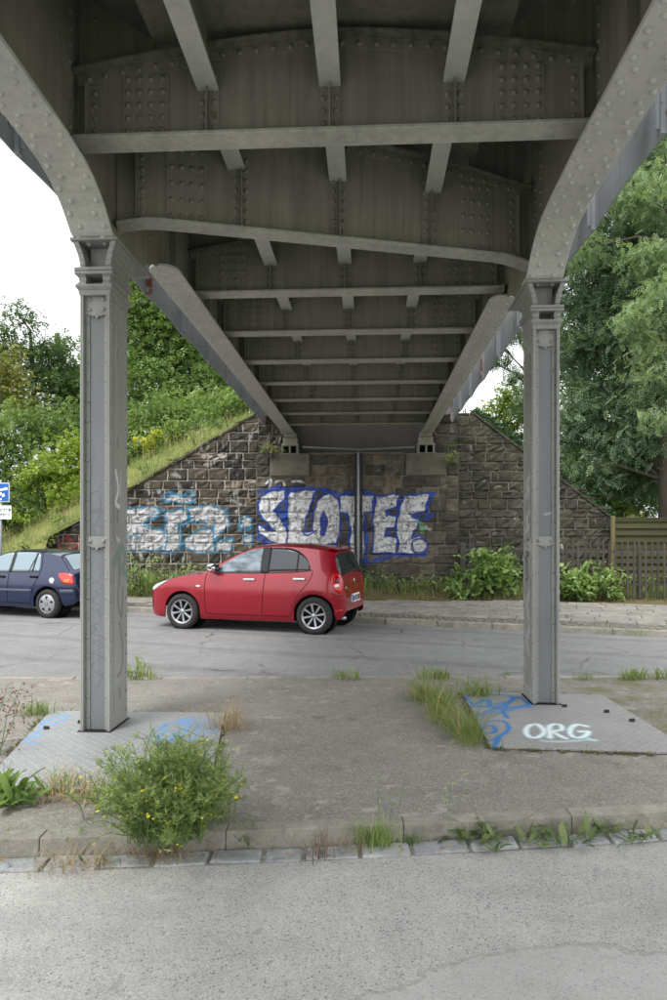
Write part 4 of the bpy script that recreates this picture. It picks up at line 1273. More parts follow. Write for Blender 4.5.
    def wheels(s, rim_fn, tw=.19):
        for ax in s.S['axles']:
            for sd in (-1, 1):
                yo = s.S['track']; wr = s.S['wr']; rr = s.S['rim']
                e = link('wheel', None, s.root); e.location = (ax, sd*yo, wr); e.rotation_euler = (0, 0, 0 if sd < 0 else math.pi)
                m = MB(); h = tw/2
                m.lathe([(rr, -h+.03), (rr+.008, -h+.012), (rr+.03, -h), (wr-.045, -h+.003), (wr-.012, -h+.018), (wr-.002, -h+.04), (wr, 0), (wr-.002, h-.04), (wr-.012, h-.018), (wr-.05, h), (rr, h-.02)], 40)
                m.build('tyre', M_tyre, e, smooth=True)
                m = MB(); m.lathe([(rr+.002, -h+.03), (rr+.004, -h+.016), (rr-.008, -h+.012), (rr-.018, -h+.03), (rr-.022, h-.05), (.0, h-.06)], 40); rim = m.build('rim', M_alloyd if s.S['rimdark'] else M_alloy, e, smooth=True)
                rim_fn(e, rr, h)
                m = MB(); m.lathe([(s.S['arch']-.004, -.02), (s.S['arch']-.004, .24), (0, .241)], 32)
                ww = m.build('wheel_well', M_well, s.root); ww.location = (ax, sd*(yo-.03) if sd < 0 else sd*(yo-.03), wr); ww.rotation_euler = (0, 0, 0 if sd < 0 else math.pi)

def rim_spoke8(e, rr, h):
    m = MB()
    for k in range(8):
        a = 2*math.pi*k/8+.2; pair = .22 if True else 0
        d = Vector((math.cos(a), 0, math.sin(a))); q = Vector((-math.sin(a), 0, math.cos(a)))
        r0, r1 = .035, rr-.012
        w0, w1 = .012, .020
        P = lambda r, ww, y: tuple(d*r+q*ww+Vector((0, y, 0)))
        m.hexa([P(r0, -w0, -h+.055), P(r0, w0, -h+.055), P(r1, w1, -h+.05), P(r1, -w1, -h+.05)][::-1], [P(r0, -w0, -h+.03), P(r0, w0, -h+.03), P(r1, w1, -h+.018), P(r1, -w1, -h+.018)][::-1])
    m.build('spokes', M_alloy, e, bevel=.004)
    m = MB(); m.lathe([(0, -h+.018), (.025, -h+.02), (.045, -h+.03), (.05, -h+.06)], 16); m.build('hub_cap', M_alloy, e, smooth=True)
    m = MB(); m.lathe([(rr-.001, -h+.012), (rr-.02, -h+.014), (rr-.03, -h+.03)], 40); m.build('rim_edge', M_alloy, e, smooth=True)

def rim_cover(e, rr, h):
    m = MB(); m.lathe([(0, -h+.006), (.03, -h+.004), (.06, -h+.01), (.09, -h+.006), (rr-.02, -h+.012), (rr+.004, -h+.022)], 40); m.build('wheel_cover', M_alloy, e, smooth=True)
    m = MB(); m.lathe([(.03, -h+.003), (.036, -h+.002), (.036, -h+.006)], 20); m.build('hub_ring', M_alloyd, e)
    m = MB()
    for k in range(5):
        a = 2*math.pi*k/5+math.pi/2; d = Vector((math.cos(a), 0, math.sin(a))); q = Vector((-math.sin(a), 0, math.cos(a)))
        tri = [d*.085, d*.145+q*.034, d*.152, d*.145-q*.034]
        m.hexa([tuple(p+Vector((0, -h+.012, 0))) for p in tri], [tuple(p+Vector((0, -h+.0035, 0))) for p in tri])
    m.build('cover_hole', M_seam, e)

def common(car, rear_x, plate_z, lab=None):
    S = car.S
    m = MB(); x0, x1 = S['x']
    m.box((x0+.35, -.60, .19), (x1-.35, .60, .55)); m.build('underbody', M_well, car.root)

# the red hatchback ---------------------------------------------------------------
SR = dict(x=(-1.88, 1.90), axles=(-1.12, 1.33), wr=.31, rim=.215, arch=.352, track=.735, tum=.40, rimdark=True,
  top=[(-1.88,.60),(-1.87,.66),(-1.83,.72),(-1.74,.785),(-1.6,.845),(-1.4,.91),(-1.1,.975),(-.82,1.015),(-.70,1.05),(-.4,1.22),(-.1,1.375),(.1,1.452),(.35,1.497),(.65,1.51),(1.0,1.498),(1.35,1.462),(1.58,1.425),(1.63,1.40),(1.70,1.27),(1.80,1.06),(1.835,.97),(1.86,.90),(1.885,.74),(1.9,.66)],
  plan=[(-1.88,.60),(-1.84,.73),(-1.76,.83),(-1.6,.92),(-1.4,.97),(-1.1,.995),(-.6,1),(.9,1),(1.35,.985),(1.6,.955),(1.76,.91),(1.84,.86),(1.88,.80),(1.9,.72)],
  belt=[(-1.88,.70),(-1.0,.94),(-.7,.965),(.0,.985),(.8,1.01),(1.3,1.05),(1.6,1.06),(1.9,.9)],
  side=[(.15,.765),(.25,.795),(.34,.808),(.48,.822),(.62,.832),(.74,.832),(.86,.815),(.96,.79),(1.1,.74)],
  sill=[(-1.88,.32),(-1.82,.22),(-1.5,.19),(-.6,.19),(.9,.20),(1.6,.23),(1.82,.27),(1.9,.38)])
red = thing('parked_car', 'red five-door hatchback parked in front of the big white and blue letters', 'car', (-1.40, 12.48, -.02), R(-16.8))
red.scale = (1.022, 1.022, 1.03)
C = Car(SR, M_red, red); C.body(); common(C, 1.9, .6)
fw = C.patch('side_window', M_glass, [(-.50,1.03),(-.3,1.175),(-.05,1.31),(.12,1.38),(.30,1.42),(.37,1.425)], [(-.50,1.005),(.0,1.012),(.37,1.02)], .004)
C.patch('window_pillar', M_trim, [(.365,1.43),(.51,1.435)], [(.365,1.0),(.51,1.0)], .0045, 4)
C.patch('side_window', M_glass2, [(.505,1.43),(.75,1.43),(.95,1.395),(1.10,1.315),(1.20,1.21),(1.25,1.10)], [(.505,1.03),(.9,1.045),(1.25,1.07)], .004)
C.patch('window_pillar', M_trim, [(1.0,1.385),(1.03,1.37)], [(1.0,1.045),(1.03,1.05)], .0062, 2)
C.seam([(-.54,1.0),(0,.998),(.5,1.008),(1.0,1.03),(1.28,1.062)], .022, mat=M_trim, name='window_trim')
C.top_glass('windscreen', M_glass, -.66, .06, .9)
C.top_glass('rear_window', M_glass2, 1.66, 1.82, .90, .008)
m = MB(); pr = [(-.60,1.44),(-.66,1.42),(-.62,1.38),(.62,1.38),(.66,1.42),(.60,1.44)]
m.hexa([(1.50,-.56,1.425),(1.68,-.54,1.388),(1.68,.54,1.388),(1.50,.56,1.425)],[(1.50,-.55,1.447),(1.70,-.52,1.408),(1.70,.52,1.408),(1.50,.55,1.447)]); m.build('roof_spoiler', M_red, red, bevel=.012, seg=2)
# the rear side glass that wraps round the hatch
C.patch('rear_window_corner', M_glass2, [(1.665,1.335),(1.75,1.16),(1.812,1.03)], [(1.665,1.23),(1.74,1.06),(1.812,.985)], .005, 10, 4)
C.seam([(-.62,1.0),(-.66,.9),(-.67,.6),(-.655,.36),(-.62,.30),(-.4,.285),(.34,.285)])
C.seam([(.455,1.0),(.44,.8),(.415,.5),(.40,.29)])
C.seam([(.40,.285),(.85,.29),(.93,.34),(.99,.50),(1.06,.66),(1.20,.82),(1.28,.95),(1.30,1.06)])
C.seam([(1.62,.70),(1.70,.66),(1.86,.64)])
C.patch('door_handle_cup', M_seam, [(.13,.905),(.19,.915),(.25,.905)], [(.13,.875),(.19,.862),(.25,.875)], .002, 8, 3)
C.patch('door_handle_cup', M_seam, [(1.02,.925),(1.08,.935),(1.14,.925)], [(1.02,.895),(1.08,.882),(1.14,.895)], .002, 8, 3)
for hx, hz in ((.175, .893), (1.075, .914)):
    for sd in (-1, 1):
        m = MB(); y = sd*(C.w(hx, hz)+.020)
        m.box((hx-.105, min(y, y+sd*.014), hz-.017), (hx+.105, max(y, y+sd*.014), hz+.017)); m.box((hx-.095, min(sd*C.w(hx,hz), y), hz-.01), (hx-.075, max(sd*C.w(hx,hz), y), hz+.01)); m.box((hx+.075, min(sd*C.w(hx,hz), y), hz-.01), (hx+.095, max(sd*C.w(hx,hz), y), hz+.01))
        m.build('door_handle', M_chrome, red, bevel=.006, seg=2)
C.patch('side_marker', M_lampc, [(-.83,.772),(-.79,.78),(-.75,.772)], [(-.83,.752),(-.79,.745),(-.75,.752)], .006, 6, 2)
C.patch('headlight', M_lampc, [(-1.79,.715),(-1.72,.782),(-1.6,.826),(-1.50,.850),(-1.42,.866)], [(-1.79,.655),(-1.72,.675),(-1.6,.742),(-1.50,.80),(-1.42,.855)], .006, 16, 6)
C.patch('tail_light', M_lampr, [(1.63,.95),(1.66,1.005),(1.73,1.015),(1.80,.99),(1.85,.93)], [(1.63,.88),(1.66,.80),(1.73,.71),(1.80,.685),(1.85,.70)], .010, 14, 6)
C.patch('tail_light_lens', M_lampc, [(1.70,.83),(1.74,.84),(1.79,.835)], [(1.70,.80),(1.74,.79),(1.79,.795)], .014, 8, 4)
C.patch('tail_light_lens', M_lampr2, [(1.69,.955),(1.74,.965),(1.80,.95)], [(1.69,.87),(1.74,.855),(1.80,.86)], .0135, 8, 4)
C.seam([(-.7,.43),(-.4,.425),(.2,.415),(.8,.42)], .02, mat=M_red, off=.004, name='door_crease')
C.patch('rear_reflector', M_lampr, [(1.72,.41),(1.85,.42)], [(1.72,.385),(1.85,.395)], .005, 6, 2)
for sd in (-1, 1):
    m = MB()
    sec = [(-.0, -.0), (.06, -.05), (.13, -.075), (.19, -.06), (.21, 0), (.19, .06), (.12, .085), (.04, .06)]
    yb = sd*(C.w(-.52, 1.05)+.02); hx = -.53
    rings = []
    for q, sc_ in ((0, .72), (.05, 1), (.12, 1), (.17, .85), (.195, .5)): rings.append([(hx+(a-.1)*sc_*1.05+.02, yb+sd*q, 1.075+b*sc_) for a, b in sec])
    b0 = len(m.v)
    for r_ in rings: m.v += r_
    for i in range(4):
        for k in range(8):
            k2 = (k+1) % 8; q = (b0+i*8+k, b0+i*8+k2, b0+i*8+8+k2, b0+i*8+8+k); m.f.append(q if sd > 0 else q[::-1]); m.m.append(0)
    m.f.append(tuple(b0+k for k in range(8))); m.f.append(tuple(b0+32+k for k in range(8))); m.m += [0, 0]
    mo = m.build('side_mirror', M_chrome, red, smooth=True)
    m = MB(); m.box((hx+.02, min(yb-sd*.07, yb+sd*.02), 1.02), (hx+.10, max(yb-sd*.07, yb+sd*.02), 1.06)); m.build('mirror_foot', M_trim, mo)
    m = MB(); m.hexa([(hx+.085, yb+sd*.01, 1.02),(hx+.135, yb+sd*.01, 1.02),(hx+.135, yb+sd*.17, 1.03),(hx+.085, yb+sd*.17, 1.03)],[(hx+.085, yb+sd*.01, 1.14),(hx+.13, yb+sd*.01, 1.14),(hx+.13, yb+sd*.16, 1.13),(hx+.085, yb+sd*.16, 1.13)]); m.build('mirror_glass', M_trim, mo, bevel=.01)
C.wheels(rim_spoke8)
m = MB(); m.hexa([(1.86,-.27,.52),(1.93,-.26,.50),(1.93,.26,.50),(1.86,.27,.52)],[(1.86,-.27,.66),(1.905,-.26,.64),(1.905,.26,.64),(1.86,.27,.66)]); pl = m.build('number_plate', M_plate, red, bevel=.004)
m = MB(); m.hexa([(1.925,-.258,.502),(1.934,-.258,.502),(1.934,-.215,.502),(1.925,-.215,.502)],[(1.902,-.258,.638),(1.911,-.258,.638),(1.911,-.215,.638),(1.902,-.215,.638)]); m.build('plate_band', M_pblue, pl)
m = MB()
for k, (a, b) in enumerate(((-.19,-.15),(-.135,-.095),(-.05,-.01),(.005,.045),(.09,.125),(.14,.175),(.19,.225))):
    m.hexa([(1.924,a,.525),(1.932,a,.525),(1.932,b,.525),(1.924,b,.525)],[(1.908,a,.612),(1.916,a,.612),(1.916,b,.612),(1.908,b,.612)])
m.build('plate_mark', M_greytrim, pl)
m = MB(); m.lathe([(0,0),(.05,.0),(.055,.012),(.04,.016),(0,.016)], 20, 'z'); em = m.build('hatch_emblem', M_chrome, red); em.location = (1.868, 0, .86); em.rotation_euler = (0, R(78), 0)
m = MB()
for k in range(5): m.box((1.866, -.54+.045*k, .755), (1.892, -.51+.045*k, .785))
m.build('hatch_lettering', M_chrome, red)
m = MB(); m.tube([(1.60,-.42,.24),(1.83,-.42,.245)], .03, 10); m.build('exhaust_pipe', M_alloy, red, smooth=True)
m = MB(); m.tube([(1.74, 0.0, 1.36),(1.79,.05,1.20),(1.81,.25,1.09)], .012, 6); m.build('rear_wiper', M_trim, red)
for sd in (-1,):
    m = MB(); m.tube([(1.05,.3,1.51),(1.25,.3,1.62)], .006, 5)
m = MB(); m.box((-1.905, -.30, .40), (-1.86, .30, .52)); m.build('front_plate_holder', M_trim, red, bevel=.01)

for o in list(red.children_recursive):      # the tail is a little shorter and more upright
    if o.type == 'MESH' and o.location.length < 1e-6 and o.parent.name.split('.')[0] != 'wheel':
        for v_ in o.data.vertices:
            if v_.co.x > 1.64: v_.co.x = 1.64+(v_.co.x-1.64)*.74
em.location.x = 1.64+(1.868-1.64)*.74
# the dark blue hatchback -----------------------------------------------------------
SBc = dict(x=(-1.95, 1.88), axles=(-1.20, 1.245), wr=.285, rim=.185, arch=.335, track=.725, tum=.42, rimdark=False,
  top=[(-1.95,.50),(-1.93,.62),(-1.88,.70),(-1.7,.77),(-1.4,.83),(-1.0,.895),(-.85,.925),(-.7,.99),(-.3,1.20),(0,1.315),(.25,1.345),(.6,1.35),(1.0,1.335),(1.30,1.305),(1.42,1.275),(1.52,1.20),(1.70,1.02),(1.78,.955),(1.82,.90),(1.85,.72),(1.88,.60)],
  plan=[(-1.95,.66),(-1.9,.80),(-1.8,.88),(-1.6,.95),(-1.2,.99),(-.6,1),(.9,1),(1.3,.985),(1.6,.95),(1.76,.915),(1.84,.87),(1.88,.78)],
  belt=[(-1.95,.66),(-1,.83),(-.6,.86),(.2,.875),(1.0,.895),(1.5,.92),(1.88,.84)],
  side=[(.15,.76),(.25,.785),(.36,.80),(.52,.815),(.66,.815),(.78,.80),(.88,.775),(1.0,.73)],
  sill=[(-1.95,.30),(-1.85,.22),(-.6,.20),(.9,.20),(1.6,.25),(1.8,.28),(1.88,.36)])
rw_ = Vector((-5.84, 13.62, -.02)); aB = R(-19.5)
cb = rw_-Matrix.Rotation(aB, 3, 'Z') @ Vector((1.245*1.04, -.80, 0))
blue = thing('parked_car', 'dark blue hatchback parked below the grassy embankment at the left edge', 'car', cb, aB)
blue.scale = (1.04, 1.04, 1.04)
C = Car(SBc, M_blue, blue); C.body(); common(C, 1.88, .5)
C.patch('side_window', M_glass3, [(-.62,.925),(-.3,1.10),(-.05,1.215),(.1,1.265),(.26,1.285)], [(-.62,.895),(0,.90),(.26,.905)], .004)
C.patch('window_pillar', M_trim, [(.26,1.29),(.34,1.295)], [(.26,.895),(.34,.895)], .0045, 3)
C.patch('side_window', M_glass3, [(.34,1.285),(.6,1.29),(.86,1.282),(.93,1.26),(1.02,1.0)], [(.34,.91),(.7,.915),(1.02,.925)], .004)
C.patch('window_pillar', M_trim, [(.845,1.28),(.885,1.27)], [(.76,.92),(.80,.92)], .0066, 2)
C.seam([(.885,1.27),(.82,1.08),(.78,.92)], .028, mat=M_trim, name='quarter_bar', off=.0066)
C.seam([(-.66,.89),(0,.892),(.5,.90),(1.04,.915)], .03, mat=M_trim, name='window_trim')
C.seam([(.32,1.31),(.6,1.315),(.88,1.308),(.98,1.27),(1.05,1.06),(1.06,.93),(1.02,.78),(.93,.62),(.88,.45),(.84,.30)], .012)
C.seam([(.30,1.29),(.29,.9),(.27,.5),(.26,.28)], .012)
C.seam([(.27,.28),(.84,.285)], .012); C.seam([(-.8,.86),(-.84,.5),(-.8,.28),(.25,.28)], .012)
C.top_glass('windscreen', M_glass, -.80, -.05, .9)
C.top_glass('rear_window', M_glass3, 1.46, 1.74, .86, .008)
C.seam([(1.40,1.26),(1.55,1.10),(1.68,.965),(1.72,.92)], .012, name='hatch_seam')
C.patch('rub_strip', M_greytrim, [(-.78,.56),(.885,.565)], [(-.78,.505),(.885,.51)], .014, 20, 2)
C.patch('bumper_strip', M_greytrim, [(1.56,.575),(1.7,.578),(1.84,.575)], [(1.56,.50),(1.7,.50),(1.84,.50)], .016, 8, 2)
C.seam([(1.40,.60),(1.6,.60),(1.82,.60)], .016, name='bumper_seam')
C.patch('tail_light', M_lampr, [(1.50,.885),(1.6,.895),(1.74,.885),(1.835,.84)], [(1.50,.86),(1.58,.74),(1.68,.68),(1.835,.67)], .010, 14, 6)
C.patch('tail_light_indicator', M_lampo, [(1.62,.76),(1.76,.775)], [(1.66,.70),(1.76,.695)][:1]+[(1.76,.695)], .014, 6, 3) if False else C.patch('tail_light_indicator', M_lampo, [(1.64,.775),(1.76,.78)], [(1.64,.715),(1.76,.695)], .014, 6, 3)
m = MB(); m.lathe([(0,-.006),(.045,-.006),(.058,-.002),(.06,.01)], 20, 'y'); fc = m.build('fuel_cap', M_lampc, blue, smooth=True); fc.location = (1.36, -(C.w(1.36,.74)+.002), .74)
for hx, hz in ((.10, .80), (.93, .81)):
    for sd in (-1, 1):
        m = MB(); y = sd*C.w(hx, hz); m.box((hx-.09, min(y, y+sd*.03), hz-.022), (hx+.09, max(y, y+sd*.03), hz+.022)); m.build('door_handle', M_seam, blue, bevel=.008, seg=2)
C.wheels(rim_cover, .17)
m = MB(); m.box((1.845,-.26,.62), (1.885,.26,.73)); m.build('number_plate', M_plate, blue)
m = MB(); m.tube([(1.74, -.1, .98),(1.72,.1,1.02),(1.66,.35,1.09)], .012, 6); m.build('rear_wiper', M_trim, blue)
# ------------------------------------------------------------------ plants
def leafmat(name, stops, trans=.35, rough=.55, rnd=True):
    n = N(name)
    t = n.attr()
    c = n.ramp(t, *stops)
    c = n.mix(1, c, n.ramp(n.noise(n.pos(), .6, 3), (.3, .88), (.7, 1.12)), 'MULTIPLY')
    n.set(n.b.inputs['Base Color'], c); n.b.inputs['Roughness'].default_value = rough; n.b.inputs['Specular IOR Level'].default_value = .25
    tr = n.new('ShaderNodeBsdfTranslucent'); n.set(tr.inputs['Color'], n.mix(1, c, (1.25, 1.3, .75), 'MULTIPLY'))
    mx = n.new('ShaderNodeMixShader'); mx.inputs[0].default_value = trans
    out = [q for q in n.t.nodes if q.type == 'OUTPUT_MATERIAL'][0]
    n.t.links.new(n.b.outputs[0], mx.inputs[1]); n.t.links.new(tr.outputs[0], mx.inputs[2]); n.t.links.new(mx.outputs[0], out.inputs[0])
    return n.m
L_dark = leafmat('dark_green_leaf', [(0, (.035,.07,.03)), (.5, (.075,.13,.05)), (1, (.15,.22,.08))])
L_mid = leafmat('mid_green_leaf', [(0, (.065,.12,.04)), (.5, (.15,.235,.075)), (1, (.29,.38,.13))])
L_lime = leafmat('lime_green_leaf', [(0, (.10,.16,.03)), (.5, (.24,.33,.05)), (1, (.40,.46,.10))])
L_ash = leafmat('blue_green_leaf', [(0, (.07,.12,.08)), (.45, (.14,.22,.135)), (.8, (.22,.31,.165)), (1, (.33,.42,.20))])
L_yel = leafmat('yellowing_leaf', [(0, (.10,.13,.04)), (.5, (.22,.24,.07)), (1, (.36,.34,.12))])
L_grass = leafmat('grass_blade', [(0, (.11,.16,.05)), (.45, (.21,.28,.09)), (.75, (.33,.36,.15)), (1, (.46,.43,.24))], .3)
L_lush = leafmat('fresh_grass_blade', [(0, (.09,.15,.04)), (.5, (.18,.27,.07)), (1, (.34,.38,.14))], .3)
L_dry = leafmat('dry_straw', [(0, (.22,.15,.08)), (.5, (.38,.28,.16)), (1, (.55,.44,.28))], .2)
L_rocket = leafmat('rocket_stem_green', [(0, (.14,.21,.07)), (.5, (.30,.39,.14)), (1, (.50,.57,.25))], .4)
L_weed = leafmat('weed_leaf', [(0, (.08,.14,.04)), (.5, (.16,.26,.07)), (1, (.31,.41,.15))], .35)
L_dock = leafmat('dock_leaf', [(0, (.07,.10,.04)), (.5, (.14,.21,.08)), (1, (.26,.30,.13))], .25)
L_ivy = leafmat('ivy_leaf', [(0, (.02,.045,.02)), (.6, (.05,.10,.04)), (1, (.11,.18,.07))], .2, .4)
L_yflower = leafmat('yellow_flower', [(0, (.62,.55,.03)), (1, (.85,.78,.10))], .3)
L_brown = leafmat('brown_seed', [(0, (.09,.055,.035)), (1, (.24,.15,.10))], .2)
def bark(name, a, b):
    n = N(name); p = n.objc()
    c = n.mix(n.noise(n.map(p, (7, 7, 1.3)), 1.5, 6, .7), a, b); n.bump(n.noise(n.map(p, (9, 9, 1.5)), 2, 6), .7, .03)
    return n.done(c, .9, 0, .15)
M_bark = bark('grey_brown_bark', srgb(58, 54, 48), srgb(96, 91, 82))
M_stem = plain('green_stem', (.13, .19, .07), .6, 0, .2)

def rot(nr, yaw, pitch, roll):
    """rotation matrices, leaf axis +y: roll about y, pitch up, then yaw"""
    cy, sy, cp, sp, cr, sr = np.cos(yaw), np.sin(yaw), np.cos(pitch), np.sin(pitch), np.cos(roll), np.sin(roll)
    Z, O = np.zeros(nr), np.ones(nr)
    Rz = np.stack([np.stack([cy, -sy, Z], -1), np.stack([sy, cy, Z], -1), np.stack([Z, Z, O], -1)], -2)
    Rx = np.stack([np.stack([O, Z, Z], -1), np.stack([Z, cp, -sp], -1), np.stack([Z, sp, cp], -1)], -2)
    Ry = np.stack([np.stack([cr, Z, sr], -1), np.stack([Z, O, Z], -1), np.stack([-sr, Z, cr], -1)], -2)
    return Rz @ Rx @ Ry
def leaf(p, d, l, w, nrm=(0,0,1), fold=.12):
    p, d, nrm = np.array(p, float), np.array(d, float), np.array(nrm, float)
    d /= np.linalg.norm(d); q = np.cross(d, nrm); q /= np.linalg.norm(q)
    return [p, p+d*l*.5+q*w/2-nrm*fold*w, p+d*l, p+d*l*.5-q*w/2-nrm*fold*w]
def tpl_pinnate(pairs=6, drop=.25):
    V = []
    for i in range(pairs):
        t = (i+1)/(pairs+.5); c = (0, t, -drop*t*t)
        for s in (-1, 1): V += leaf(c, (s*.9, .5, -.35), .34*(1-.3*abs(t-.5)), .13)
    V += leaf((0, 1, -drop), (0, 1, -.5), .32, .13)
    return np.array(V)
def tpl_spray(k=6, l=.45, w=.26, seed=1):
    r = np.random.default_rng(seed); V = []
    for i in range(k):
        t = r.uniform(0, 1); a = r.uniform(-1.1, 1.1)+ (0 if i else 0)
        V += leaf((r.normal()*.12, t*.75, r.normal()*.1-.15*t), (math.sin(a), math.cos(a), r.uniform(-.6, .35)), l*r.uniform(.7, 1.1), w*r.uniform(.8, 1.1), (r.normal()*.3, r.normal()*.3, 1))
    return np.array(V)
def tpl_blade(bend=.35, w=.03):
    ys = [0, .45, .8, 1.0]; V = []
    pts = [(0, bend*t*t, t*(1-.12*bend*t)) for t in ys]; ws = [w, w*.9, w*.55, w*.08]
    for i in range(3):
        a, b = pts[i], pts[i+1]
        V += [(-ws[i], a[1], a[2]), (ws[i], a[1], a[2]), (ws[i+1], b[1], b[2]), (-ws[i+1], b[1], b[2])]
    return np.array(V)
def scatter(name, mat, parent, pos, tpl, scale, yaw, pitch, roll, tint, kind=None, loc=None):
    n = len(pos); M = rot(n, yaw, pitch, roll)
    V = np.einsum('nij,kj->nki', M, tpl)*np.asarray(scale).reshape(n, 1, 1)+np.asarray(pos)[:, None, :]
    k = len(tpl); tt = np.repeat(np.clip(tint, 0, 1), k)
    Fc = np.arange(n*k).reshape(-1, 4)
    return np_mesh(name, V.reshape(-1, 3), Fc, mat, parent, tt, kind=kind, loc=loc)

def crown_points(lobes, n, clump=.55, per=16, shell=.5, seed=0, flat=.6):
    """leaf positions gathered in clumps that sit in the outer part of overlapping lobes"""
    r = np.random.default_rng(seed)
    vol = np.array([l[1][0]*l[1][1]*l[1][2] for l in lobes])**.75; vol /= vol.sum()
    nc = max(1, n//per); li = r.choice(len(lobes), nc, p=vol)
    d = r.normal(size=(nc, 3)); d /= np.linalg.norm(d, axis=1, keepdims=True)
    rad = (shell+(1-shell)*r.random(nc))[:, None]*(1+.13*r.normal(size=(nc, 1)))
    C_ = np.array([lobes[i][0] for i in li])+d*rad*np.array([lobes[i][1] for i in li])
    ct = r.normal(size=nc)*.17+.12*d[:, 2]  # upper clumps lighter: light from above put into the leaf tint
    P_ = np.repeat(C_, per, 0)+r.normal(size=(nc*per, 3))*clump*np.array([1, 1, flat])
    return P_, np.repeat(d, per, 0), np.repeat(ct, per), C_
def tree(name, label, base, trunk, lobes, mat, n, tpl, size, seed, trunk_r=.2, droop=.3, clump=.5, group=None, limbs=True, shell=.5, bark_m=None, tb=.45):
    b = Vector(base); o = thing(name, label, 'tree', b, 0, group)
    r = np.random.default_rng(seed)
    lob = [((c[0]-b.x, c[1]-b.y, c[2]-b.z), rr) for c, rr in lobes]
    tr = [Vector(p)-b for p in trunk]
    m = MB(); k = len(tr); m.tube(tr, [trunk_r*(1-.6*i/max(1, k-1))*(1.25 if i == 0 else 1) for i in range(k)], 10); m.build('trunk', bark_m or M_bark, o, smooth=True)
    pts, d, ct, C_ = crown_points(lob, n, clump, 16, shell, seed)
    if limbs:
        m = MB()
        for (c, rr) in lob:
            c = Vector(c); i = min(range(k), key=lambda q: (tr[q]-c).length+abs(tr[q].z-c.z*.75)); a = tr[i]
            if i == 0 and k > 1: a = tr[1]
            mid = a.lerp(c, .5)+Vector((0, 0, .12*(c-a).length)); m.tube([a, mid, c], [trunk_r*.42, trunk_r*.25, trunk_r*.1], 6)
            for q in range(7):
                e = c+Vector(r.normal(size=3)*np.array(rr)*.6); m.tube([mid.lerp(c, .6), c.lerp(e, .5)+Vector((0, 0, .08)), e], [trunk_r*.14, trunk_r*.09, trunk_r*.03], 4)
        m.build('limb', bark_m or M_bark, o, smooth=True)
    nn = len(pts)
    scatter('crown', mat, o, pts, tpl, size*r.uniform(.7, 1.25, nn), r.uniform(0, 6.28, nn) if True else 0, r.normal(size=nn)*.45-droop, r.normal(size=nn)*.5, tb+ct+r.normal(size=nn)*.12)
    return o

SP = [tpl_spray(6, .45, .26, s) for s in range(4)]
PIN = tpl_pinnate()
PIN5 = tpl_pinnate(4)

def g(x, y): return bank(x, y)
# left: the trees and shrubs on the embankment
def lobe(px, py, d, rx, rz, ry=None): return (tuple(W(px, py, d)), (rx, ry or rx, rz))
tree('broadleaf_tree', 'dark green broadleaf tree with an open top, left of the left column', (*W(30, 0, 31)[:2], 4.5), [W(30, 440, 31), W(34, 390, 31), W(30, 330, 31)],
     [lobe(22, 322, 31, .95, .9), lobe(45, 345, 31, 1.1, 1.0), lobe(5, 345, 31, 1.0, 1.1), lobe(60, 372, 31, 1.2, 1.1), lobe(25, 372, 31, 1.5, 1.1), lobe(-15, 365, 32, 1.5, 1.6), lobe(78, 395, 31, 1.1, 1.0), lobe(45, 402, 30, 1.6, 1.2), lobe(100, 415, 31, 1.4, 1.3), lobe(0, 405, 31, 1.6, 1.3)], L_dark, 5200, SP[0], .34, 3, .16, .25, .34, tb=.5)
tree('broadleaf_tree', 'large mid green broadleaf tree right of the left column, reaching up under the bridge', (*W(175, 0, 29)[:2], 5.0), [W(175, 440, 29), W(172, 380, 29), W(168, 300, 29), W(168, 220, 29)],
     [lobe(142, 330, 29, 1.3, 1.2), lobe(165, 300, 29, 1.4, 1.3), lobe(185, 345, 29, 1.5, 1.3), lobe(150, 385, 28, 1.5, 1.2), lobe(205, 385, 28.5, 1.5, 1.2), lobe(225, 405, 28, 1.2, .9), lobe(180, 405, 28, 1.6, 1.0), lobe(130, 290, 30, 1.3, 1.3), lobe(150, 240, 30, 1.8, 1.8), lobe(200, 300, 30, 1.9, 2.0), lobe(238, 350, 30, 1.6, 2.0), lobe(125, 360, 28.5, 1.2, 1.4), lobe(255, 400, 30, 1.5, 1.2), lobe(140, 300, 29.5, 1.2, 1.2), lobe(190, 320, 29.5, 1.6, 1.4), lobe(215, 360, 29.5, 1.4, 1.3), lobe(160, 350, 29.5, 1.5, 1.4)], L_mid, 16000, SP[1], .36, 5, .2, .25, .36, tb=.5)
def shrub(label, base, lobes, mat, n, size, seed, tpl=None, clump=.26, name='shrub', tb=.5, droop=.1, shell=.4, group=None, stems=8):
    b = Vector(base); o = thing(name, label, 'shrub', b, 0, group)
    r = np.random.default_rng(seed)
    lob = [((c[0]-b.x, c[1]-b.y, c[2]-b.z), rr) for c, rr in lobes]
    m = MB()
    for k in range(stems):
        c, rr = lob[k % len(lob)]; e = Vector(c)+Vector(r.normal(size=3)*np.array(rr)*.5); s0 = Vector((r.normal()*.12, r.normal()*.12, -.1)); m.tube([s0, s0.lerp(e, .5)+Vector((0, 0, .1*e.length)), e], [.022, .015, .006], 5)
    m.build('stem', M_bark, o)
    pts, d, ct, C_ = crown_points(lob, n, clump, 12, shell, seed)
    nn = len(pts); f = pts[:, 2] > -.1; pts, ct = pts[f], ct[f]; nn = len(pts)
    scatter('foliage', mat, o, pts, SP[seed % 4] if tpl is None else tpl, size*r.uniform(.7, 1.25, nn), r.uniform(0, 6.28, nn), r.normal(size=nn)*.45-droop, r.normal(size=nn)*.5, tb+ct*1.1+r.normal(size=nn)*.13)
    return o
Gp = lambda px, y: (W(px, 0, y)[0], y, g(W(px, 0, y)[0], y))
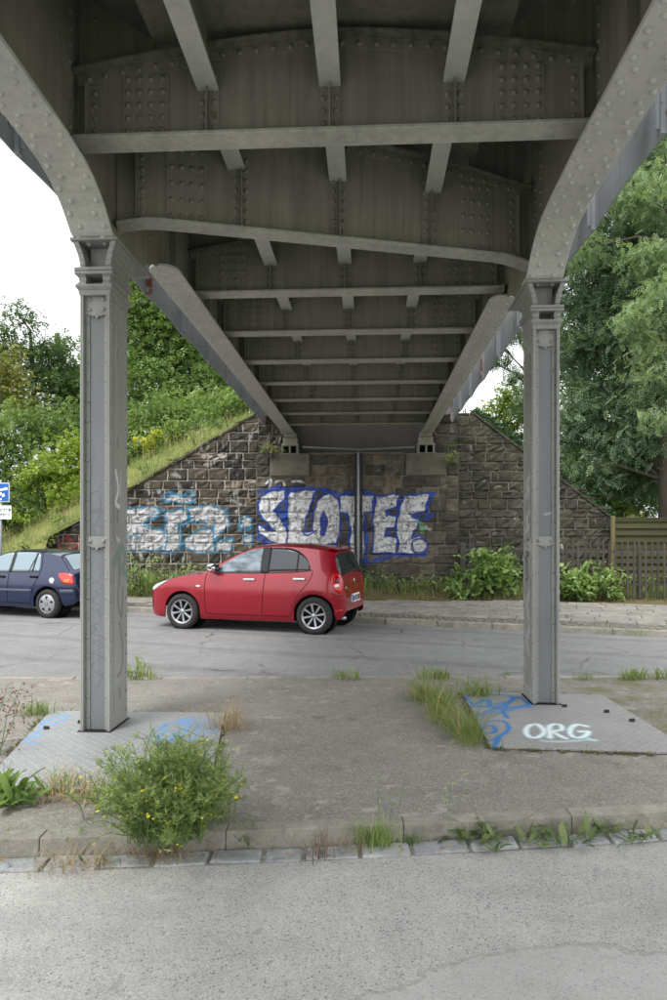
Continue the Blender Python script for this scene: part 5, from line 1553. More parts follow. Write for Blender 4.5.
shrub('lime green maple-like bush with broad leaves, left of the left column above the grass slope', Gp(62, 24), [lobe(62, 470, 24, 1.0, .9), lobe(40, 482, 24, .8, .6), lobe(78, 490, 23.6, .7, .6), lobe(70, 450, 24.3, .8, .6), lobe(95, 478, 24, .8, .8), lobe(48, 505, 23.6, .6, .4)], L_lime, 2400, .28, 1, clump=.24)
shrub('tall mid green bush behind the parking sign', Gp(10, 25.5), [lobe(10, 430, 25.5, 1.4, 1.1), lobe(25, 465, 25, 1.0, 1.2), lobe(-10, 470, 25, 1.2, 1.5), lobe(40, 425, 26, 1.0, .9), lobe(12, 495, 24.5, .9, .8)], L_mid, 3600, .27, 2)
shrub('yellowing bush at the left picture edge below the dark tree', Gp(2, 27), [lobe(5, 385, 27, 1.0, 1.2), lobe(-8, 370, 27, .9, 1.1), lobe(20, 400, 27, .8, .7), lobe(8, 352, 27, .6, .5)], L_yel, 1300, .26, 3)
shrub('soft green willow-like bush just left of the left column', Gp(75, 27), [lobe(72, 425, 27, 1.2, .9), lobe(95, 440, 27, 1.2, 1.1), lobe(55, 440, 27, 1.0, .8), lobe(110, 410, 27, 1.1, .9)], L_mid, 2600, .25, 6, tb=.62)
shrub('light green bush between the left column and the goldenrod', Gp(135, 24.5), [lobe(132, 440, 24.5, .9, 1.0), lobe(145, 420, 25, .8, .7), lobe(120, 465, 24, .9, .8), lobe(150, 445, 24.6, .5, .5)], L_mid, 2000, .24, 7, tb=.68)
shrub('bright green bush under the large tree, right of the goldenrod', Gp(185, 24.6), [lobe(180, 420, 24.6, .8, .5), lobe(200, 410, 25, .8, .6), lobe(165, 408, 25, .8, .6), lobe(218, 402, 25.2, .8, .5)], L_mid, 1800, .22, 8, tb=.62)
shrub('dense dark hedge bush low behind the parked blue car', Gp(25, 23), [lobe(25, 512, 23.2, 1.0, .5), lobe(0, 512, 23.2, 1.0, .6), lobe(48, 502, 23.4, .6, .5)], L_dark, 1300, .22, 9, tb=.45)
shrub('soft green bush at the top of the grass slope near the girder end', Gp(228, 22.6), [lobe(232, 408, 22.6, .5, .28), lobe(215, 416, 22.6, .5, .3), lobe(245, 402, 22.6, .4, .3)], L_mid, 800, .2, 10, tb=.6)
shrub('low light green bush right behind the goldenrod on the slope', Gp(178, 22.8), [lobe(180, 432, 22.8, .6, .35), lobe(195, 424, 22.8, .5, .3), lobe(165, 436, 23, .5, .4), lobe(150, 448, 22.6, .4, .4)], L_mid, 1100, .2, 11, tb=.72)
shrub('sprawling yellowish green bush at the foot of the bushes left of the left column', Gp(45, 22.3), [lobe(70, 500, 22.3, .6, .3), lobe(30, 518, 22.3, .6, .25), lobe(90, 490, 22.4, .5, .35)], L_lime, 700, .18, 12, tb=.3)
# more trees beyond, closing the view under and beside the bridge
for i, (px, d, top, wd, mt, lab) in enumerate(((-60, 36, 330, 3.0, L_mid, 'far pale green tree past the left edge of the picture'), (110, 38, 330, 2.6, L_dark, 'dark tree standing far behind the left column'), (290, 40, 330, 3.2, L_mid, 'green tree far behind the bridge deck'), (420, 44, 400, 2.5, L_dark, 'dark tree far behind the abutment, under the right girder'))):
    c = W(px, top+60, d)
    tree('background_tree', lab, (c.x, d, 4.0), [(c.x, d, 4.0), (c.x, d, c.z)], [((c.x+rng.normal()*wd*.5, d+rng.normal(), c.z+rng.normal()*1.2), (wd*.7, wd*.7, 1.9)) for _ in range(5)]+[((c.x, d, c.z-2), (wd, wd, 2))], mt, 2600, SP[i], .5, 20+i, .2, .2, .5)

# goldenrod
def stalks(name, label, cat, base, n, h, spread, fl_mat, fl_n, fl_size, seed, leaf_mat=L_weed, leafsize=.09, fl_zone=.22, lean=.25, leaf_n=9, group=None, droopf=False, stemr=.004):
    b = Vector(base); o = thing(name, label, cat, b, 0, group); r = np.random.default_rng(seed); m = MB(); LP, LD, FP = [], [], []
    for k in range(n):
        a = r.uniform(0, 6.28); q = spread*math.sqrt(r.random()); s0 = Vector((q*math.cos(a)*.6, q*math.sin(a)*.6, 0)); hh = h*r.uniform(.65, 1.08); e = s0+Vector((math.cos(a)*q*lean*2+r.normal()*.04, math.sin(a)*q*lean*2+r.normal()*.04, hh))
        mid = s0.lerp(e, .5)+Vector((r.normal()*.02, r.normal()*.02, .03*hh)); m.tube([s0, mid, e], [stemr, stemr*.8, stemr*.4], 4, False)
        for j in range(leaf_n):
            t = r.uniform(.08, .85); LP.append(s0.lerp(e, t)); LD.append(r.uniform(0, 6.28))
        for j in range(fl_n): FP.append(e+Vector((r.normal()*fl_zone*.35, r.normal()*fl_zone*.35, -abs(r.normal())*fl_zone)))
    m.build('stem', M_stem, o, kind='stuff')
    if LP:
        nn = len(LP); V = np.array(leaf((0,0,0), (0,1,0), 1, .28)); scatter('leaves', leaf_mat, o, np.array([tuple(p) for p in LP]), V, leafsize*r.uniform(.6, 1.3, nn), np.array(LD), r.uniform(-.3, .7, nn), r.normal(size=nn)*.3, r.uniform(.1, .9, nn))
    if FP:
        nn = len(FP); V = np.array(leaf((0,-.5,0), (0,1,0), 1, .8, fold=.3)); scatter('flowers', fl_mat, o, np.array([tuple(p) for p in FP]), V, fl_size*r.uniform(.6, 1.3, nn), r.uniform(0, 6.28, nn), r.uniform(-1.2, 1.2, nn), r.uniform(-1, 1, nn), r.random(nn), 'stuff')
    return o
for i, (px, py, n_) in enumerate(((162, 428, 5), (150, 437, 5), (140, 446, 3))):
    p = W(px, py+30, 22.6); stalks('goldenrod', ('goldenrod with yellow plumes highest on the grass slope', 'goldenrod with yellow plumes in the middle of the three on the grass slope', 'small goldenrod nearest the left column on the grass slope')[i], 'wild flower', (p.x, 22.6, bank(p.x, 22.6)-.1), n_, .95, .22, L_yflower, 60, .06, 30+i, fl_zone=.16, leaf_n=14, leafsize=.16, stemr=.01)

# grass: on the banks, verge, in tufts
def grass(name, mat, pts, hts, seed, wdt=.022, bend=.45, tb=.5, kind='stuff', parent=None, loc=None, tv=.22):
    r = np.random.default_rng(seed); n = len(pts)
    out = np.array(pts)
    return scatter(name, mat, parent, out, tpl_blade(bend, wdt), hts, r.uniform(0, 6.28, n), r.normal(size=n)*.22, np.zeros(n), tb+r.normal(size=n)*tv, kind=kind, loc=loc)
def field(n, x0, x1, y0, y1, hf, seed, keep=lambda x, y: True, clump=0):
    r = np.random.default_rng(seed); P_ = []
    while len(P_) < n:
        x, y = r.uniform(x0, x1), r.uniform(y0, y1)
        if clump and math.sin(x*3.1+1.7*math.sin(y*2.3))+math.sin(y*4.3+x) < r.uniform(-1.6, 1.1): continue
        if keep(x, y): P_.append((x, y, hf(x, y)))
    return np.array(P_)
pp = field(24000, -12.5, -2.2, 18.95, 23.6, lambda x, y: bank(x, y)-.02, 41, lambda x, y: bank(x, y) < 5.2)
cl = np.array([.55+.75*max(0, math.sin(a*2.3+1.5*math.sin(b*3))*math.cos(b*2.9+a))+.5*(math.sin(a*7+b*3) > .7) for a, b, _ in pp])
tag(grass('embankment_grass', L_grass, pp, rng.uniform(.08, .32, len(pp))*cl, 42, .012, .6, .46, tv=.26), kind='stuff')
pp = field(750, -12, -2.2, 19.0, 23.4, lambda x, y: bank(x, y)-.02, 141, lambda x, y: bank(x, y) < 5.2, 1)
tag(grass('seeding_grass', L_dry, pp, rng.uniform(.25, .6, len(pp)), 142, .010, .35, .6), kind='stuff')
pp = field(3600, -8.6, -2.3, 18.8, 19.4, lambda x, y: min(wl(x), 5.05)+.0-.1*max(0,y-19.2), 43)
tag(grass('wall_top_grass', L_grass, pp, rng.uniform(.08, .26, len(pp)), 44, .014, .8, .62), kind='stuff')
pp = field(6500, -8.6, -2.4, 16.8, 18.6, lambda x, y: verge_h(x, y)-.02, 45, lambda x, y: y > SB(x)+.1, 1)
tag(grass('verge_grass', L_grass, pp, rng.uniform(.12, .62, len(pp))*(.55+.5*np.sin(pp[:, 0]*3.7+pp[:, 1]*2)**2), 46, .016, .55, .42), kind='stuff')
pp = field(5200, -2.4, 9.4, 16.55, 18.3, lambda x, y: verge_h(x, y)-.02, 47, lambda x, y: y > SB(x)+.08, 1)
tag(grass('verge_grass', L_grass, pp, rng.uniform(.08, .30, len(pp)), 48, .022, .6, .55), kind='stuff')
pp = field(3500, 5.2, 12, 16.7, 18.6, lambda x, y: .05, 49)
tag(grass('garden_grass', L_lush, pp, rng.uniform(.15, .45, len(pp)), 50, .018, .5, .5), kind='stuff')
pp = field(700, -6, 6, 7.62, 7.85, lambda x, y: 0., 51, lambda x, y: math.sin(x*2.1)+math.sin(x*5.3+1)+.4*math.sin(x*13) > .9)
tag(grass('joint_grass', L_grass, pp, rng.uniform(.04, .16, len(pp)), 52, .05, .6, .45), kind='stuff')
# sparse grass along the far kerb and between slabs
pp = np.array([(x, FK(x)+rng.choice([-.02, .14])+rng.normal()*.02, .0 if rng.random() < .5 else .08) for x in rng.uniform(-4, 6.4, 900) if math.sin(x*1.7)+math.sin(x*4.1) > .55])
tag(grass('kerb_grass', L_lush, pp, rng.uniform(.03, .11, len(pp)), 53, .05, .6, .5), kind='stuff')

for i, (px, py, d_, lab) in enumerate(((150, 470, 19.6, 'dark weed clump at the edge of the sloping wall just right of the left column'), (196, 441, 19.7, 'green weed clump on the grass halfway up the sloping wall'), (226, 424, 19.9, 'low weed clump near the top of the sloping wall'), (62, 528, 19.4, 'coarse weed clump low on the bank above the blue car'), (30, 535, 19.0, 'straggling weed clump on the bank between the sign and the left column'))):
    q = W(px, py, d_); shrub(lab, (q.x, d_, bank(q.x, d_)-.05), [((q.x+rng.normal()*.25, d_+rng.normal()*.15, bank(q.x, d_)+.12+.08*k), (.28, .2, .14)) for k in range(3)], (L_mid, L_grass, L_weed)[i % 3], 130, .12, 180+i, SP[i % 4], .1, 'bank_weed', .6)
# undergrowth along the abutment: weeds one can tell apart
BRD = np.array(leaf((0,0,0), (0,1,0), .55, .5, fold=.06)+leaf((0,.45,0), (0,1,-.2), .5, .34, fold=.1))
def knot(label, px, d, hpx, wpx, seed, n=420, size=.17, mat=L_weed, tb=.6, name='knotweed_bush'):
    n = int(n*(1.5 if name == 'knotweed_bush' else 1.1)); size *= 1.35 if name == 'knotweed_bush' else 1.0; tb += .1
    x = W(px, 0, d)[0]; zb_ = verge_h(x, d) if d > 16.5 else .1; k = d/F
    h, ww = hpx*k, wpx*k/2
    b = (x, d, zb_)
    r = np.random.default_rng(seed)
    lob = [((x+r.uniform(-.7, .7)*ww, d+r.uniform(-.25, .25), zb_+h*r.uniform(.35, .75)), (ww*.45, .4, h*.32)) for _ in range(6)]+[((x, d, zb_+h*.3), (ww*.85, .42, h*.28))]
    return shrub(label, b, lob, mat, n, size, seed, BRD, .15, name, tb, .35, .45)
knot('tallest knotweed bush, right of the abutment and left of the right column', 488, 16.95, 47, 70, 61, 420, .19)
knot('low knotweed plant with yellowish leaves at the foot of the tall bush', 466, 16.7, 26, 30, 62, 150)
knot('rounded knotweed bush just right of the right column, in front of the fence', 573, 16.55, 42, 42, 63, 420)
knot('small knotweed plant standing alone before the pickets', 606, 16.45, 30, 26, 64, 110, .15)
knot('leafy plant with red dead leaves at its foot, right end of the sprayed abutment', 440, 17.3, 20, 30, 65, 80, .14, L_mid, .6, 'leafy_weed')
knot('green weed clump under the last sprayed letter', 415, 17.5, 18, 26, 66, 75, .12, L_weed, .4, 'leafy_weed')
knot('nettle clump behind the tail of the red car', 378, 17.6, 28, 30, 67, 130, .11, L_mid, .7, 'leafy_weed')
knot('thin green weeds behind the number plate of the red car', 398, 17.2, 18, 20, 68, 55, .11, L_mid, .5, 'leafy_weed')
knot('dark leafy weeds against the mossy wing wall', 503, 17.6, 46, 30, 69, 200, .16, L_weed, .45, 'leafy_weed')
knot('tangle of tall weeds at the nose of the red car', 168, 17.4, 40, 50, 70, 260, .1, L_mid, .8, 'leafy_weed')
knot('grassy weeds between the left column and the red car', 138, 17.4, 44, 34, 71, 240, .1, L_mid, .75, 'leafy_weed')
knot('thin weeds growing behind the slats of the picket fence', 590, 17.2, 46, 56, 72, 160, .15, L_weed, .5, 'leafy_weed')
knot('weeds climbing the picket fence near the right edge', 640, 17.4, 24, 46, 73, 140, .13, L_mid, .6, 'leafy_weed')
p = W(445, 0, 18.1); shrub('small plant rooted in the masonry beside the right bearing', (p.x, 18.25, 3.6), [((p.x, 18.15, 4.1), (.22, .12, .3)), ((p.x+.1, 18.1, 3.7), (.2, .12, .3))], L_weed, 90, .12, 74, SP[0], .06)
p = W(270, 0, 18.2); shrub('tuft rooted on the ledge beside the left bearing', (p.x, 18.3, 3.9), [((p.x, 18.25, 4.05), (.3, .12, .13))], L_grass, 60, .12, 75, SP[1], .06, tb=.6)
# ivy over the right bank
r = np.random.default_rng(80)
pp = field(5200, 4.2, 12, 18.95, 21.5, lambda x, y: max(bank(x, y), wl(x) if y < 19.4 else 0, 1.7 if x > 7 else 0)+r.uniform(-.02, .35), 81)
nn = len(pp); o = scatter('ivy_cover', L_ivy, None, pp, SP[2], r.uniform(.16, .32, nn), r.uniform(0, 6.28, nn), r.normal(size=nn)*.5, r.normal(size=nn)*.5, .5+r.normal(size=nn)*.2, kind='stuff')

# right: the big tree and its neighbours
big = [lobe(590, 200, 20, 1.1, .8), lobe(640, 175, 20, 1.3, .8), lobe(570, 245, 20.5, .9, .8), lobe(615, 240, 20, 1.2, .7), lobe(655, 230, 19.5, 1.0, .7), lobe(590, 300, 21, 1.1, .9), lobe(565, 350, 21, .9, 1.0), lobe(605, 350, 21.5, 1.2, 1.0), lobe(645, 285, 19.5, .9, .6), lobe(655, 335, 19.2, .9, .6), lobe(635, 385, 21, 1.1, .9), lobe(590, 410, 21, 1.1, 1.0), lobe(570, 430, 21, .8, .9), lobe(620, 440, 22, 1.2, .9), lobe(665, 400, 19, .9, .6), lobe(690, 300, 20, 1.6, 1.4), lobe(700, 200, 20, 1.8, 1.3), lobe(660, 120, 20, 1.5, .8), lobe(600, 150, 21, 1.3, .9), lobe(640, 80, 21, 1.8, 1.2), lobe(545, 300, 21.5, .7, 1.1), lobe(560, 470, 21, .9, .7), lobe(600, 478, 21, .9, .5), lobe(640, 440, 20, 1.2, .8), lobe(668, 450, 21, 1.2, 1.0), lobe(650, 482, 21, 1.2, .6), lobe(685, 410, 20.5, 1.2, 1.2), lobe(660, 360, 20.5, 1.2, 1.2), lobe(625, 320, 20.5, 1.2, 1.0), lobe(610, 270, 21, 1.2, 1.0), lobe(655, 260, 20.5, 1.3, 1.2)]
tree('ash_tree', 'big feathery-leaved tree filling the right side behind the right column', (W(664, 0, 19)[0], 19, 0.3), [(W(664, 0, 19)[0], 19, 0.1), W(664, 480, 19), W(662, 380, 19), W(668, 280, 19.3), W(655, 200, 19.6), W(640, 120, 20)], big, L_ash, 40000, PIN5, .31, 90, .15, .35, .36, shell=.35, tb=.52)
# pale hanging sprays of the same kind nearer the camera
tree('robinia_tree', 'light yellowish green sprays hanging in from the right edge before the big tree', (W(720, 0, 17)[0], 17, .1), [(W(720, 0, 17)[0], 17, .0), W(715, 400, 17), W(700, 250, 17), W(690, 140, 17)], [lobe(655, 300, 17, .55, .35), lobe(640, 320, 17, .5, .3), lobe(660, 345, 17, .55, .3), lobe(650, 255, 17.5, .7, .4), lobe(625, 185, 18, .8, .5), lobe(655, 195, 17.5, .7, .4), lobe(660, 415, 17, .5, .35), lobe(700, 300, 17, 1.2, 1.2), lobe(580, 250, 18.5, .6, .4), lobe(648, 372, 17, .45, .25)], L_ash, 7500, PIN5, .21, 91, .16, .4, .24, tb=.80)
tree('broadleaf_tree', 'light green tree behind the panel fence', (W(620, 0, 25)[0], 25, 1.0), [(W(620, 0, 25)[0], 25, 1.0), W(622, 470, 25)], [lobe(615, 480, 25, 1.2, .9), lobe(645, 470, 25, 1.2, 1.0), lobe(600, 500, 25, 1.0, .7), lobe(640, 500, 25, 1.3, .7), lobe(590, 460, 26, 1.1, .9), lobe(670, 480, 25, 1.3, 1.2)], L_lime, 2600, SP[2], .34, 92, .1, .1, .32, tb=.45)
tree('broadleaf_tree', 'light green tree in the gap between the right girder and the right column', (W(505, 0, 30)[0], 30, 4.5), [(W(505, 0, 30)[0], 30, 4.5), W(505, 400, 30)], [lobe(505, 415, 30, 1.0, 1.0), lobe(520, 430, 30, 1.2, 1.0), lobe(512, 395, 30, .6, .6), lobe(495, 440, 30, .8, .7)], L_lime, 1700, SP[3], .3, 93, .12, .1, .3, tb=.3)
tree('hanging_larch_tree', 'dark drooping branches seen between the right girder and the right column', (W(540, 0, 26)[0], 26, 2.0), [(W(540, 0, 26)[0], 26, 2.0), W(540, 400, 26), W(535, 250, 26)], [lobe(505, 350, 26, .55, .4), lobe(515, 330, 26, .6, .5), lobe(492, 362, 26, .35, .3), lobe(520, 375, 26, .5, .4), lobe(535, 320, 26, .8, 1.2), lobe(530, 400, 26, .7, .7)], L_dark, 1500, PIN5, .3, 94, .15, .8, .2, tb=.5)
tree('broadleaf_tree', 'dark green tree deep behind the right wing wall', (W(575, 0, 28)[0], 28, 2), [(W(575, 0, 28)[0], 28, 2), W(575, 380, 28)], [lobe(570, 400, 28, 1.8, 1.8), lobe(600, 340, 28, 1.8, 2.2), lobe(640, 400, 28, 2.2, 2.2), lobe(680, 330, 28, 2.4, 2.8), lobe(640, 290, 28, 1.6, 1.6), lobe(570, 470, 27, 1.4, 1.0), lobe(700, 460, 28, 2, 2)], L_dark, 4200, SP[1], .42, 95, .2, .2, .4)

# ------------------------------------------------------------------ weeds close to the camera
# the yellow flowering bush at the kerb
def rocket(label, px, py, h, wd, n, seed, fl=3):
    d = (EYE+.0)*F/(py-537); x = W(px, 0, d)[0]; b = Vector((x, d, .0))
    o = thing('flowering_weed', label, 'weed', b); r = np.random.default_rng(seed)
    m = MB(); LP, LY, LPi, FP = [], [], [], []
    for k in range(n):
        a = r.uniform(0, 6.28); q = math.sqrt(r.random()); tilt = q*.95; hh = h*r.uniform(.42, 1.05)*(1-.45*q*q)*(1.22 if k % 17 == 0 else 1)
        s0 = Vector((max(-1.8, min(1.8, r.normal()))*wd*.16, max(-1.5, min(1.5, r.normal()))*.09+.03, 0)); e = s0+Vector((math.cos(a)*q*wd*.42, math.sin(a)*q*.36, hh*(1-.12*q)))
        mid = s0.lerp(e, .45)+Vector((-math.cos(a)*.02, -math.sin(a)*.02, .10*hh)); P_ = [s0, s0.lerp(mid, .5)+Vector((0,0,.02)), mid, mid.lerp(e, .55)+Vector((r.normal()*.012, r.normal()*.012, .02)), e]
        m.tube(P_, [.0032, .003, .0026, .002, .0012], 4, False)
        for j in range(26):
            t = r.uniform(.12, 1.0)*4; i = min(3, int(t)); p_ = P_[i].lerp(P_[i+1], t-i)
            LP.append(p_); LY.append(r.uniform(0, 6.28)); LPi.append(r.uniform(-.2, .9))
        for j in range(r.integers(0, fl)):
            FP.append(e+Vector((r.normal()*.02, r.normal()*.02, r.normal()*.012-.01)))
        for j in range(3):      # side shoots
            t = r.uniform(.45, .95)*4; i = min(3, int(t)); p_ = P_[i].lerp(P_[i+1], t-i); e2 = p_+Vector((r.normal()*.06, r.normal()*.06, r.uniform(.02, .10))); m.tube([p_, p_.lerp(e2, .5)+Vector((0,0,.01)), e2], [.0016, .0013, .0008], 3, False)
            for q_ in range(5): LP.append(p_.lerp(e2, r.random())); LY.append(r.uniform(0, 6.28)); LPi.append(r.uniform(0, 1))
            if r.random() < .12: FP.append(e2)
    m.build('stem', M_stem, o, kind='stuff')
    nn = len(LP); V = np.array(leaf((0,0,0), (0,1,0), 1, .13)+leaf((0,.4,0), (.8,.6,.1), .42, .08)+leaf((0,.55,0), (-.8,.6,.1), .36, .08))
    scatter('leaves', L_rocket, o, np.array([tuple(p) for p in LP]), V, rng.uniform(.025, .062, nn), np.array(LY), np.array(LPi), rng.normal(size=nn)*.4, .45+rng.normal(size=nn)*.2)
    FL = []
    for k in range(4):
        a = k*math.pi/2; FL += leaf((0,0,0), (math.cos(a), math.sin(a), .25), .5, .42)
    nn = len(FP); scatter('flowers', L_yflower, o, np.array([tuple(p) for p in FP]), np.array(FL), rng.uniform(.012, .026, nn), rng.uniform(0, 6.28, nn), rng.uniform(-.5, .6, nn), rng.uniform(-.5, .5, nn), rng.random(nn), 'stuff')
    return o
rocket('large yellow flowering weed bush at the kerb in front of the left column', 168, 838, .60, .66, 320, 101)
rocket('ragged flowering weed shoots at the right flank of the large bush', 222, 822, .42, .26, 12, 105, 4)
rocket('thin yellow flowering weed leaning left beside the large bush', 105, 812, .36, .30, 9, 102, 4)
rocket('thin flowering weed growing by the far edge strip, right of the left column', 137, 674, .22, .22, 7, 103, 4)
def tuft(label, px, py, h, wd, n, seed, mat=L_lush, tb=.5, name='grass_tuft', w_=.02, dpt=.5, zb_=0., bend=.6):
    d = (EYE-zb_)*F/(py-537); x = W(px, 0, d)[0]; r = np.random.default_rng(seed)
    o = thing(name, label, 'grass' if 'grass' in name else 'weed', (x, d, zb_))
    pts = np.stack([r.normal(size=n)*wd*.4, r.normal(size=n)*wd*.4*dpt, np.full(n, -.005)], 1)
    grass('blades', mat, pts, h*r.uniform(.4, 1.1, n), seed, w_, bend, tb, 'stuff', o)
    return o
# long grass along the left edge of the right plate
o = thing('grass_clump', 'long tangled grass clump along the left edge of the blue-sprayed plate', 'grass', (1.22, 6.0, 0))
r = np.random.default_rng(110); n_ = 1500; t = r.random(n_)**.9
pts = np.stack([-.24+r.normal(size=n_)*.075+(.12*(1-t)-.02)+.05*np.sin(t*11), (-.85+1.75*t)+r.normal(size=n_)*.05, np.full(n_, -.005)], 1)
grass('blades', L_lush, pts, r.uniform(.06, .30, n_)*(.55+.6*np.sin(t*9)**2), 111, .010, 1.15, .6, 'stuff', o, tv=.28)
pts = pts[:190]+np.array([0, 0, .0]); grass('dry_blades', L_dry, pts, r.uniform(.12, .38, 190), 112, .008, 1.4, .6, 'stuff', o)
tuft('grass tuft at the back left corner of the right plate by the edge strip', 478, 697, .22, .22, 170, 113, L_lush, .55, dpt=.7)
tuft('small grass tuft behind the left ground plate', 36, 715, .16, .22, 150, 114, L_grass, .35)
tuft('small green tuft by the edge strip left of the right column', 508, 676, .09, .12, 50, 115)
tuft('green tuft by the edge strip, first right of the right column', 585, 680, .12, .18, 100, 116)
tuft('low green tuft by the edge strip near the right edge', 630, 680, .14, .2, 110, 117)
tuft('dry straw at the back right corner of the left plate', 224, 730, .26, .22, 120, 118, L_dry, .6, 'dry_grass_tuft', .012, .6, 0, 1.0)
tuft('dry straw in front of the left ground plate', 75, 800, .20, .32, 150, 119, L_dry, .5, 'dry_grass_tuft', .013, .5, 0, 1.1)
tuft('green and dry grass beside the left plate corner', 68, 790, .17, .26, 120, 120, L_grass, .5)
tuft('dry grass lying in the gutter at the left', 70, 868, .12, .24, 110, 121, L_dry, .45, 'dry_grass_tuft', .02, .5, -.09, 1.2)
tuft('dead brown grass under the flowering bush', 165, 858, .13, .34, 170, 122, L_dry, .25, 'dry_grass_tuft', .018, .4, -.09, 1.2)
tuft('thin tuft in the gutter at the left edge', 5, 850, .16, .10, 30, 123, L_lush, .5, zb_=-.09)
tuft('bushy green tuft in the gutter right of the flowering bush', 376, 846, .17, .14, 170, 124, L_rocket, .4, zb_=-.09, w_=.018)
tuft('small tuft in the gutter below the middle of the kerb', 413, 843, .08, .07, 40, 125, L_weed, .5, zb_=-.09, w_=.04)
tuft('dry stalks in the gutter, right of the flowering bush', 318, 858, .16, .10, 36, 126, L_brown, .5, 'dry_grass_tuft', .015, .6, -.09)
tuft('dry wisps in the gutter beside the bushy green tuft', 352, 852, .12, .14, 50, 127, L_dry, .5, 'dry_grass_tuft', .012, .6, -.09, 1.2)
tuft('green sprig in the gutter just right of the flowering bush', 246, 846, .13, .08, 50, 128, L_weed, .5, zb_=-.09, w_=.035)
tuft('upright green sprig at the kerb left of the flowering bush', 69, 852, .15, .06, 26, 129, L_weed, .55, zb_=-.09, w_=.035)
tuft('sparse grass on the moss at the right picture edge', 650, 715, .05, .5, 120, 130, L_grass, .3)
def rosette(label, px, py, n, size, seed, zb_=-.09, wd=.08, mat=L_dock, tb=.5, up=.75, name='dock_plant'):
    d = (EYE-zb_)*F/(py-537); x = W(px, 0, d)[0]; r = np.random.default_rng(seed)
    o = thing(name, label, 'weed', (x, d, zb_))
    V = []
    P_ = [(0, 0, .05), (.3, .10, .13), (.6, .12, .15), (.85, .08, .10), (1, .0, .0)]
    for (a, wa, za), (b, wb, zb2) in zip(P_[:-1], P_[1:]):
        V += [(-wa, a, za+.03), (0, a, za), (0, b, zb2), (-wb, b, zb2+.03)]; V += [(0, a, za), (wa, a, za+.03), (wb, b, zb2+.03), (0, b, zb2)]
    pts = np.stack([r.normal(size=n)*wd, r.normal(size=n)*wd*.35, np.full(n, -.0)], 1)
    ms = []
    for k in range(4):
        me = bpy.data.meshes.new('leaf'); q = np.array(V)*np.array([.75+.2*k, 1, 1]); q[:, 2] += .12*np.sin(q[:, 1]*5+k)*q[:, 1]; me.from_pydata([tuple(a) for a in q], [], [tuple(range(4*i, 4*i+4)) for i in range(len(V)//4)])
        at = me.attributes.new('tint', 'FLOAT', 'POINT'); at.data.foreach_set('value', np.full(len(V), tb-.35+.22*k, np.float32)); me.materials.append(mat); ms.append(me)
    for k in range(n):
        lf = link('leaf', ms[k % 4], o); lf.location = pts[k]; lf.scale = [size*r.uniform(.45, 1.1)]*3; lf.rotation_euler = (r.uniform(up-.6, up+.4), r.normal()*.25, r.uniform(0, 6.28))
    m = MB()
    for k in range(max(2, n//9)):
        s0 = Vector(pts[k]); m.tube([s0, s0+Vector((r.normal()*.03, r.normal()*.02, size*.7)), s0+Vector((r.normal()*.06, r.normal()*.03, size*1.1))], [.003, .002, .001], 4, False)
    m.build('stem', M_stem, o, kind='stuff')
    return o
rosette('wide dock plant with broad leaves in the gutter near the right edge', 563, 842, 46, .14, 140, wd=.15)
rosette('flat leafy weed in the gutter, first right of the bushy tuft', 456, 838, 20, .13, 141, wd=.07, up=.4)
rosette('leafy weed with reddish stems in the gutter between two dock plants', 488, 842, 18, .14, 142, wd=.05)
rosette('small leafy weed at the foot of the kerb near the right edge', 646, 840, 14, .11, 143, wd=.05)
rosette('drooping leafy weed right beside the wide dock plant', 603, 832, 14, .12, 144, wd=.06)
rosette('big-leaved dock plant at the left picture edge beside the ground plate', 10, 806, 46, .24, 145, 0, .10, L_weed, up=.8, tb=.5)
rosette('leafy shoot under the leafy weed in the middle of the gutter', 497, 852, 8, .09, 146, -.095, .02)
rosette('small sprig by the gutter at the left of the flowering bush', 100, 862, 9, .07, 147, -.095, .04)
stalks('seeded_dock', 'tall brown seeded dock stalks at the left picture edge', 'weed', (-2.62, 5.0, 0), 9, .55, .20, L_brown, 50, .022, 150, L_brown, .07, .16, .3, 8)
stalks('wild_mustard', 'thin stalks with pale flowers on the kerb in the middle', 'weed', (W(452, 0, 4.0)[0], 4.0, -.05), 3, .30, .10, L_yflower, 2, .012, 151, L_rocket, .04, .02, .3, 6, stemr=.002)
stalks('wild_mustard', 'single wispy stalk rising from the bushy tuft in the gutter', 'weed', (W(388, 0, 3.85)[0], 3.85, -.08), 3, .40, .08, L_yflower, 2, .012, 152, L_rocket, .035, .02, .3, 5, stemr=.002)
# litter of dead leaves and grit on the island and gutter
r = np.random.default_rng(160); n_ = 260
x_ = r.uniform(-2.4, 2.6, n_); pts = np.stack([x_, [kline(a)+r.choice([-.08, .02])*1+r.normal()*.05-.0 for a in x_], np.full(n_, -.082)], 1)
scatter('leaf_litter', L_dry, None, pts, np.array(leaf((0,0,0), (0,1,.1), 1, .4)), r.uniform(.012, .04, n_), r.uniform(0, 6.28, n_), r.normal(size=n_)*.15, r.normal(size=n_)*.3, r.uniform(0, .7, n_), kind='stuff')
n_ = 420; pts = np.stack([r.uniform(-1.2, 8.5, n_), r.uniform(16.2, 17.3, n_), np.full(n_, .16)], 1); pts[:, 2] = [verge_h(a, b)+.03 for a, b, _ in pts]
scatter('leaf_litter', L_brown, None, pts, np.array(leaf((0,0,0), (0,1,.1), 1, .6)), r.uniform(.05, .12, n_), r.uniform(0, 6.28, n_), r.normal(size=n_)*.3, r.normal(size=n_)*.4, r.uniform(.3, 1, n_), kind='stuff')
n_ = 700; pts = np.stack([r.uniform(-3.8, 4.5, n_), r.uniform(4.2, 7.6, n_), np.full(n_, .001)], 1)
